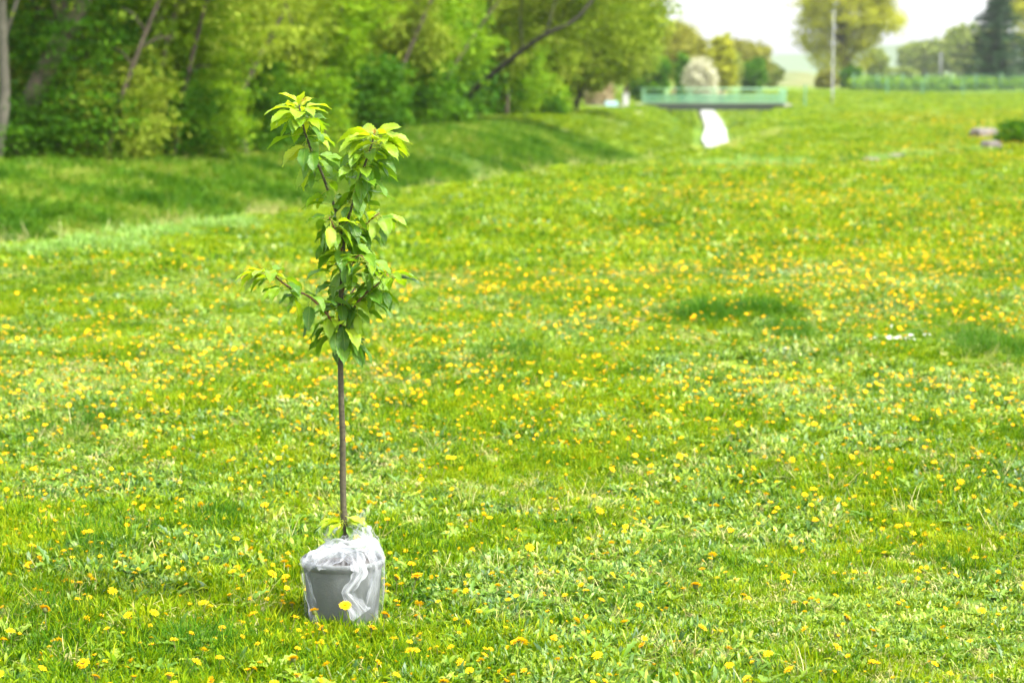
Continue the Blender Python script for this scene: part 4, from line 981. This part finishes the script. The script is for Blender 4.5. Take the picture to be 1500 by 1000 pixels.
# conifers
def conifer(label, px, Y, bot, hgt, w, seed):
    r = rs(seed); X = xat(px, Y); z0 = zg1(X, Y); root = empty('fir_tree', (X, Y, z0 - .05), label, 'tree')
    b = MB(); b.tube([(0, 0, 0), (0, 0, hgt * .5), (0, 0, hgt)], [.36, .2, .03], 8)
    C = []; nl = 27
    for k in range(nl):
        t = k / (nl - 1); z = bot + (hgt - bot) * t + r.uniform(-.15, .15); L = (w * (1 - t) ** .9 + .15) * r.uniform(.8, 1.08); nb = 8
        for j in range(nb):
            a = 2 * PI * j / nb + r.uniform(-.3, .3) + k; l = L * r.uniform(.62, 1.15); e = (math.cos(a) * l, math.sin(a) * l, z - .10 * l + .16 * l * t + r.uniform(-.1, .1))
            b.tube([(0, 0, z), (e[0] * .5, e[1] * .5, z - .10 * l), e], [.05, .035, .015], 5)
            for s_ in np.linspace(.2, 1, 10):
                zz = z + (e[2] - z) * s_ - .08 * l * math.sin(PI * s_)
                C.append((e[0] * s_ + r.normal(0, .12), e[1] * s_ + r.normal(0, .12), zz + r.normal(0, .04)))
    b.obj('trunk', BARKD, root, smooth=True); link('crown', leaf_mesh(r, np.array(C), .42, 22, .30, .3, .6, 'crown', .3), M['conif'], root)
conifer('dark fir tree standing alone on the right with its trunk bare below', 1460, 265, 2.2, 13.2, 4.4, 1)
conifer('second dark fir partly out of frame at the right edge', 1520, 300, 2.6, 12.0, 3.0, 2)
# dark bush and rocks on the right of the meadow
X, Y = ground_at(1482, 212)
tree('bush', 'small dark green bush beside the pale rocks at the right edge', 'bush', X, Y, [(0, 0, .28, .36, .34, .32)], M['deep'], BARKD, [([(0, 0, 0), (0, 0, .3)], .03, .02)], 90, 40, .07, .16, 0, 12)
MR = plain('pale rock', (.17, .15, .13), .9, .25, 3, .6)
def rock(label, px, py, sx, sy, sz, seed, name='rock'):
    r = rs(seed); X, Y = ground_at(px, py); import bmesh as bm_
    bm = bm_.new(); bm_.ops.create_icosphere(bm, subdivisions=3, radius=1)
    for v in bm.verts:
        f = 1 + .16 * math.sin(v.co.x * 3 + seed) * math.cos(v.co.y * 4) + r.uniform(-.03, .03); c = v.co * f
        v.co = Vector((max(-.8, min(.8, c.x)) * sx, max(-.8, min(.8, c.y)) * sy, max(-.5, min(.75, c.z)) * sz))
    me = bpy.data.meshes.new(name); bm.to_mesh(me); bm.free(); o = link(name, me, MR, loc=(X, Y, zg1(X, Y) + sz * .25)); o.rotation_euler = (0, 0, r.uniform(0, 3))
    tag(o, label, 'rock')
rock('flat greyish rock left of the small dark bush, upper of the two', 1440, 201, .42, .35, .22, 1)
rock('pinkish white rock below the flat one, next to the dark bush', 1452, 219, .26, .22, .18, 2)
rock('low pale stone lying in the bare strip of meadow', 1312, 232, .26, .2, .08, 3)
rock('small white stone at the left end of the bare strip', 1275, 236, .2, .16, .06, 4)

# ------------------------------------------------------------------ bridge, path, posts and fence
YB = 150; gz = -.8
MG = plain('green painted steel', (.12, .30, .17), .5, .12, 3)
MGL = plain('pale turquoise painted steel', (.18, .36, .19), .5, .1, 3)
MD = plain('dark steel beam', (.02, .035, .02), .7, .2, 2)
MCN = plain('concrete', (.28, .26, .22), .9, .15, 3, .3)
x0, x1 = xat(941, YB), xat(1149, YB); cx = (x0 + x1) / 2; W = x1 - x0
br = empty('footbridge', (cx, YB, gz), 'green steel footbridge with mesh railings crossing the stream', 'bridge')
zd = -.58 - gz
b = MB(); b.box((0, 0, zd - .06), (W, 2.2, .12)); b.obj('deck', plain('deck planks', (.06, .07, .045), .8, .2, 4), br)
b = MB(); b.box((0, -1.0, zd - .28), (W, .12, .3)); b.box((0, 1.0, zd - .28), (W, .12, .3)); b.obj('girder', MD, br)
for sx in (-1, 1):
    b = MB(); b.box((sx * (W / 2 + .12), 0, zd - .42), (.5, 2.5, .75), bev=.03); b.obj('abutment', MCN, br)
for sy in (-1, 1):
    f = MB(); y = sy * 1.04
    for hz, rr_ in ((.93, .03), (.5, .018), (.12, .025)): f.tube([(-W / 2 - .25 * (hz > .9), y, zd + hz), (W / 2 + .15 * (hz > .9), y, zd + hz)], rr_, 8)
    rl = f.obj('railing', MGL, br, smooth=True)
    for k in range(7):
        p = MB(); xx = -W / 2 + .08 + (W - .16) * k / 6; p.box((xx, y, zd + .45), (.07 if k < 6 else .2, .072, .98)); p.obj('post', MGL, rl)
    g = MB()
    for k in range(int(W / .07)): g.box((-W / 2 + .07 * k + .05, y, zd + .3), (.015, .012, .56))
    for k in range(6): g.box((0, y + .013, zd + .06 + k * .1), (W - .1, .012, .018))
    g.obj('mesh_infill', MG, rl)
MPATH = plain('gravel path', (.30, .27, .22), .95, .15, 2, .4)
def path(name, P, hw, label):
    P = smooth_poly(np.array(P, float), 8); V = []; Q = []
    for i, p in enumerate(P):
        d = P[min(i + 1, len(P) - 1)] - P[max(i - 1, 0)]; d /= np.hypot(*d); nn = np.array([d[1], -d[0]])
        for k in (-1, -.3, .3, 1):
            q_ = p + nn * hw * k; V.append((q_[0], q_[1], zg1(*q_) + .02 + .03 * (1 - abs(k))))
        if i:
            a = (i - 1) * 4
            for k in range(3): Q.append((a + k, a + k + 1, a + k + 5, a + k + 4))
    o = link(name, mesh_np(name, V, quads=Q), MPATH); o['kind'] = 'structure'; o['label'] = label
path('path', [(x1 + .2, YB), (x1 + 1.2, YB + .2), (x1 + 2.4, YB + .8)], .9, 'pale gravel path leading off the right end of the bridge')
path('path', [(x0 - .2, YB), (x0 - 3, YB - .5), (x0 - 6, YB - 5), (x0 - 12, YB - 6)], .9, 'pale gravel path on the left of the bridge')
# low wall and small grey post left of the bridge
wl = MB(); X = xat(885, 138); wl.box((X, 138, -.75), (2.3, .25, .5), bev=.02); o = wl.obj('low_wall', MCN); tag(o, 'low pale concrete wall left of the bridge beside the path', 'wall')
b = MB(); X = xat(917, 140); b.box((X, 140, -.42), (.34, .3, 1.05), bev=.03); b.box((X, 140, .13), (.4, .36, .06), bev=.01); o = b.obj('utility_box', plain('grey painted metal', (.42, .42, .40), .6, .1, 4)); tag(o, 'small pale grey utility box at the left end of the bridge', 'utility box')
b = MB(); X = xat(896, 137.4); b.box((X, 137.4, -.42), (.75, .08, .3), bev=.01); b.tube([(X - .3, 137.4, -.85), (X - .3, 137.4, -.4)], .03, 6); b.tube([(X + .3, 137.4, -.85), (X + .3, 137.4, -.4)], .03, 6); o = b.obj('notice_board', plain('light blue panel', (.30, .48, .52), .6, .05, 3)); tag(o, 'small light blue board in front of the low concrete wall', 'board')
# lamp post
X = xat(1220, 152); lp_ = empty('lamp_post', (X, 152, zg1(X, 152)), 'thin pale grey lamp post standing right of the bridge', 'lamp post')
MLP = plain('galvanised steel', (.20, .21, .21), .45, .08, 3)
b = MB(); b.tube([(0, 0, 0), (0, 0, 1.2), (0, 0, 1.21), (0, 0, 6.4)], [.06, .06, .042, .035], 10); b.tube([(0, 0, 6.35), (0, -.15, 6.6), (0, -.9, 6.75)], .035, 8); b.obj('pole', MLP, lp_, smooth=True)
b = MB(); b.box((0, -1.15, 6.74), (.26, .6, .12), bev=.03); b.obj('lamp_head', MLP, lp_)
X = xat(1378, 300); o_ = empty('utility_pole', (X, 300, zg1(X, 300)), 'distant pale pole rising behind the fence left of the fir', 'pole')
b = MB(); b.tube([(0, 0, 0), (0, 0, 4.4)], [.11, .08], 8); b.obj('pole', MLP, o_, smooth=True)
b = MB(); b.box((0, 0, 4.2), (.5, .3, .3), bev=.05); b.obj('lamp_head', MLP, o_)
# fence across the right background
fe = empty('wire_fence', (xat(1250, 240), 240, -.8), 'long green wire fence with thin posts across the right background', 'fence')
MF = plain('green fence post', (.08, .20, .12), .6, .15, 3); fx0 = xat(1250, 240)
L_ = 30
for k in range(13):
    xx = k * 2.5; b = MB(); b.tube([(xx, -xx * .15, 0), (xx, -xx * .15, 1.95)], .05, 6); b.obj('post', MF, fe, smooth=True)
b = MB()
for hz in (.15, .75, 1.35, 1.85): b.tube([(0, 0, hz), (L_, -L_ * .15, hz)], .018, 5)
for k in range(150):
    xx = k * .2; b.box((xx, -xx * .15, 1.0), (.03, .02, 1.75))
b.obj('wire_mesh', MF, fe)
# a tall thin green post line nearer (net posts)
for i, px in enumerate((1180, 1300, 1352, 1411)):
    Y = (152, 205, 205, 208)[i]; X = xat(px, Y); b = MB(); b.tube([(X, Y, zg1(X, Y)), (X, Y, zg1(X, Y) + 1.5)], .05, 8); b.box((X, Y, zg1(X, Y) + 1.52), (.12, .12, .04))
    o = b.obj('marker_post', MG, smooth=False); tag(o, ('thin green post close to the right end of the bridge', 'short green post in the meadow, leftmost of the three before the fence', 'short green post in the meadow, middle of the three before the fence', 'short green post in the meadow, nearest to the fir')[i], 'post')
# hedge band beyond the fence
r = rs(91)
def hedge(name, label, pxa, pxb, Y, top, mat, seed, n=500):
    r = rs(seed); xa, xb = xat(pxa, Y), xat(pxb, Y); zt = at(800, top, Y).z; C = np.stack([r.uniform(xa, xb, n), Y + r.uniform(-1, 1, n), -.8 + (zt + .8) * r.uniform(0, .9, n)], -1)
    o = link(name, leaf_mesh(r, C, .6, 24, .4, 0, .6, name), M[mat]); tag(o, label, 'hedge')
hedge('hedge', 'long low dark hedge running behind the wire fence', 1250, 1560, 262, 115, 'bright', 92, 900)
hedge('hedge', 'far bluish green hedge line between the tall tree and the pale wood', 1270, 1345, 430, 98, 'farwood', 93, 260)

# low brownish bank beyond the bridge and the far hills
def hill(name, xc, yc, sx, sy, h, mat, label, seed=0):
    nx, ny = 60, 24; V = []; Q = []
    for j in range(ny):
        for i in range(nx):
            u = -1 + 2 * i / (nx - 1); v = -1 + 2 * j / (ny - 1); f = max(0, 1 - u * u) * max(0, 1 - v * v)
            V.append((xc + u * sx, yc + v * sy, -.9 + h * (f ** .8) * (1 + .12 * math.sin(u * 7 + seed) + .06 * math.sin(u * 17 + v * 5 + seed))))
            if i and j: a = j * nx + i; Q.append((a - nx - 1, a - nx, a, a - 1))
    o = link(name, mesh_np(name, V, quads=Q, smooth=True), mat); o['kind'] = 'structure'; o['label'] = label
MH = plain('dry slope', (.12, .12, .035), .95, .2, .08, .5, col2=(.06, .10, .015))
MH2 = plain('wooded hill', (.10, .15, .07), .95, .25, .004)
hill('embankment', xat(1148, 340), 340, 11, 30, 1.9, MH, 'low brownish grass slope beyond the bridge')
hill('hills', 62, 1350, 190, 120, 12, MH2, 'far pale hill seen left of the tall tree', 1)
hill('hills', 270, 1300, 180, 150, 17, MH2, 'far pale hill seen between the tall tree and the wood', 2)
hill('hills', -420, 1350, 420, 130, 22, MH2, 'far hill hidden behind the wood', 3)

# ------------------------------------------------------------------ air
hz, nt, nd, lk = new_mat('haze air')
pv = N(nt, 'ShaderNodeVolumePrincipled'); pv.inputs['Color'].default_value = (.92, .96, 1, 1); pv.inputs['Density'].default_value = .00010; pv.inputs['Anisotropy'].default_value = 0
out = N(nt, 'ShaderNodeOutputMaterial'); lk.new(pv.outputs[0], out.inputs['Volume'])
HAZE = True
if HAZE:
    b = MB(); b.box((0, 680, 16), (2430, 1690, 40)); o = b.obj('haze', hz); tag(o, 'thin pale haze over the far fields', None, None, 'stuff')

# ------------------------------------------------------------------ light
w = bpy.data.worlds.new('World'); SC.world = w; w.use_nodes = True; nt = w.node_tree; nt.nodes.clear()
EL, AZ = R(56), R(118)           # azimuth clockwise from +Y (north)
sky = nt.nodes.new('ShaderNodeTexSky'); sky.sky_type = 'NISHITA'; sky.sun_disc = False; sky.sun_elevation = EL; sky.sun_rotation = AZ
sky.air_density = 1.0; sky.dust_density = 3.5; sky.ozone_density = .6
hs = nt.nodes.new('ShaderNodeHueSaturation'); hs.inputs['Saturation'].default_value = .25; nt.links.new(sky.outputs[0], hs.inputs['Color'])
bg = nt.nodes.new('ShaderNodeBackground'); bg.inputs[1].default_value = .15; nt.links.new(mixc(nt, 1.0, hs.outputs[0], (1.0, 1.04, 1.07), 'ADD'), bg.inputs[0])   # thin bright cloud veil
wo = nt.nodes.new('ShaderNodeOutputWorld'); nt.links.new(bg.outputs[0], wo.inputs[0])
sd = Vector((math.sin(AZ) * math.cos(EL), math.cos(AZ) * math.cos(EL), math.sin(EL)))
sl = bpy.data.lights.new('sun', 'SUN'); sl.energy = 3.2; sl.angle = R(9); sl.color = (1, .96, .88)
so = bpy.data.objects.new('sun', sl); COL.objects.link(so); so.rotation_euler = sd.to_track_quat('Z', 'Y').to_euler(); so.location = (0, 0, 60)

# ------------------------------------------------------------------ camera
cam = bpy.data.cameras.new('camera'); cam.sensor_width = 36; cam.lens = F / 1500 * 36; cam.clip_end = 9000; cam.clip_start = .05
cam.dof.use_dof = True; cam.dof.focus_distance = 7.05; cam.dof.aperture_fstop = 4.0; cam.dof.aperture_blades = 0
co = bpy.data.objects.new('camera', cam); COL.objects.link(co); co.location = (0, 0, H); co.rotation_euler = (PI / 2 - PITCH, 0, 0); SC.camera = co
SC.view_settings.view_transform = 'Standard'; SC.view_settings.look = 'None'; SC.view_settings.exposure = 1.76; SC.view_settings.gamma = 1
SC.cycles.max_bounces = 8; SC.cycles.transparent_max_bounces = 16; SC.cycles.volume_bounces = 0
try: SC.cycles.volume_max_steps = 64
except Exception: pass
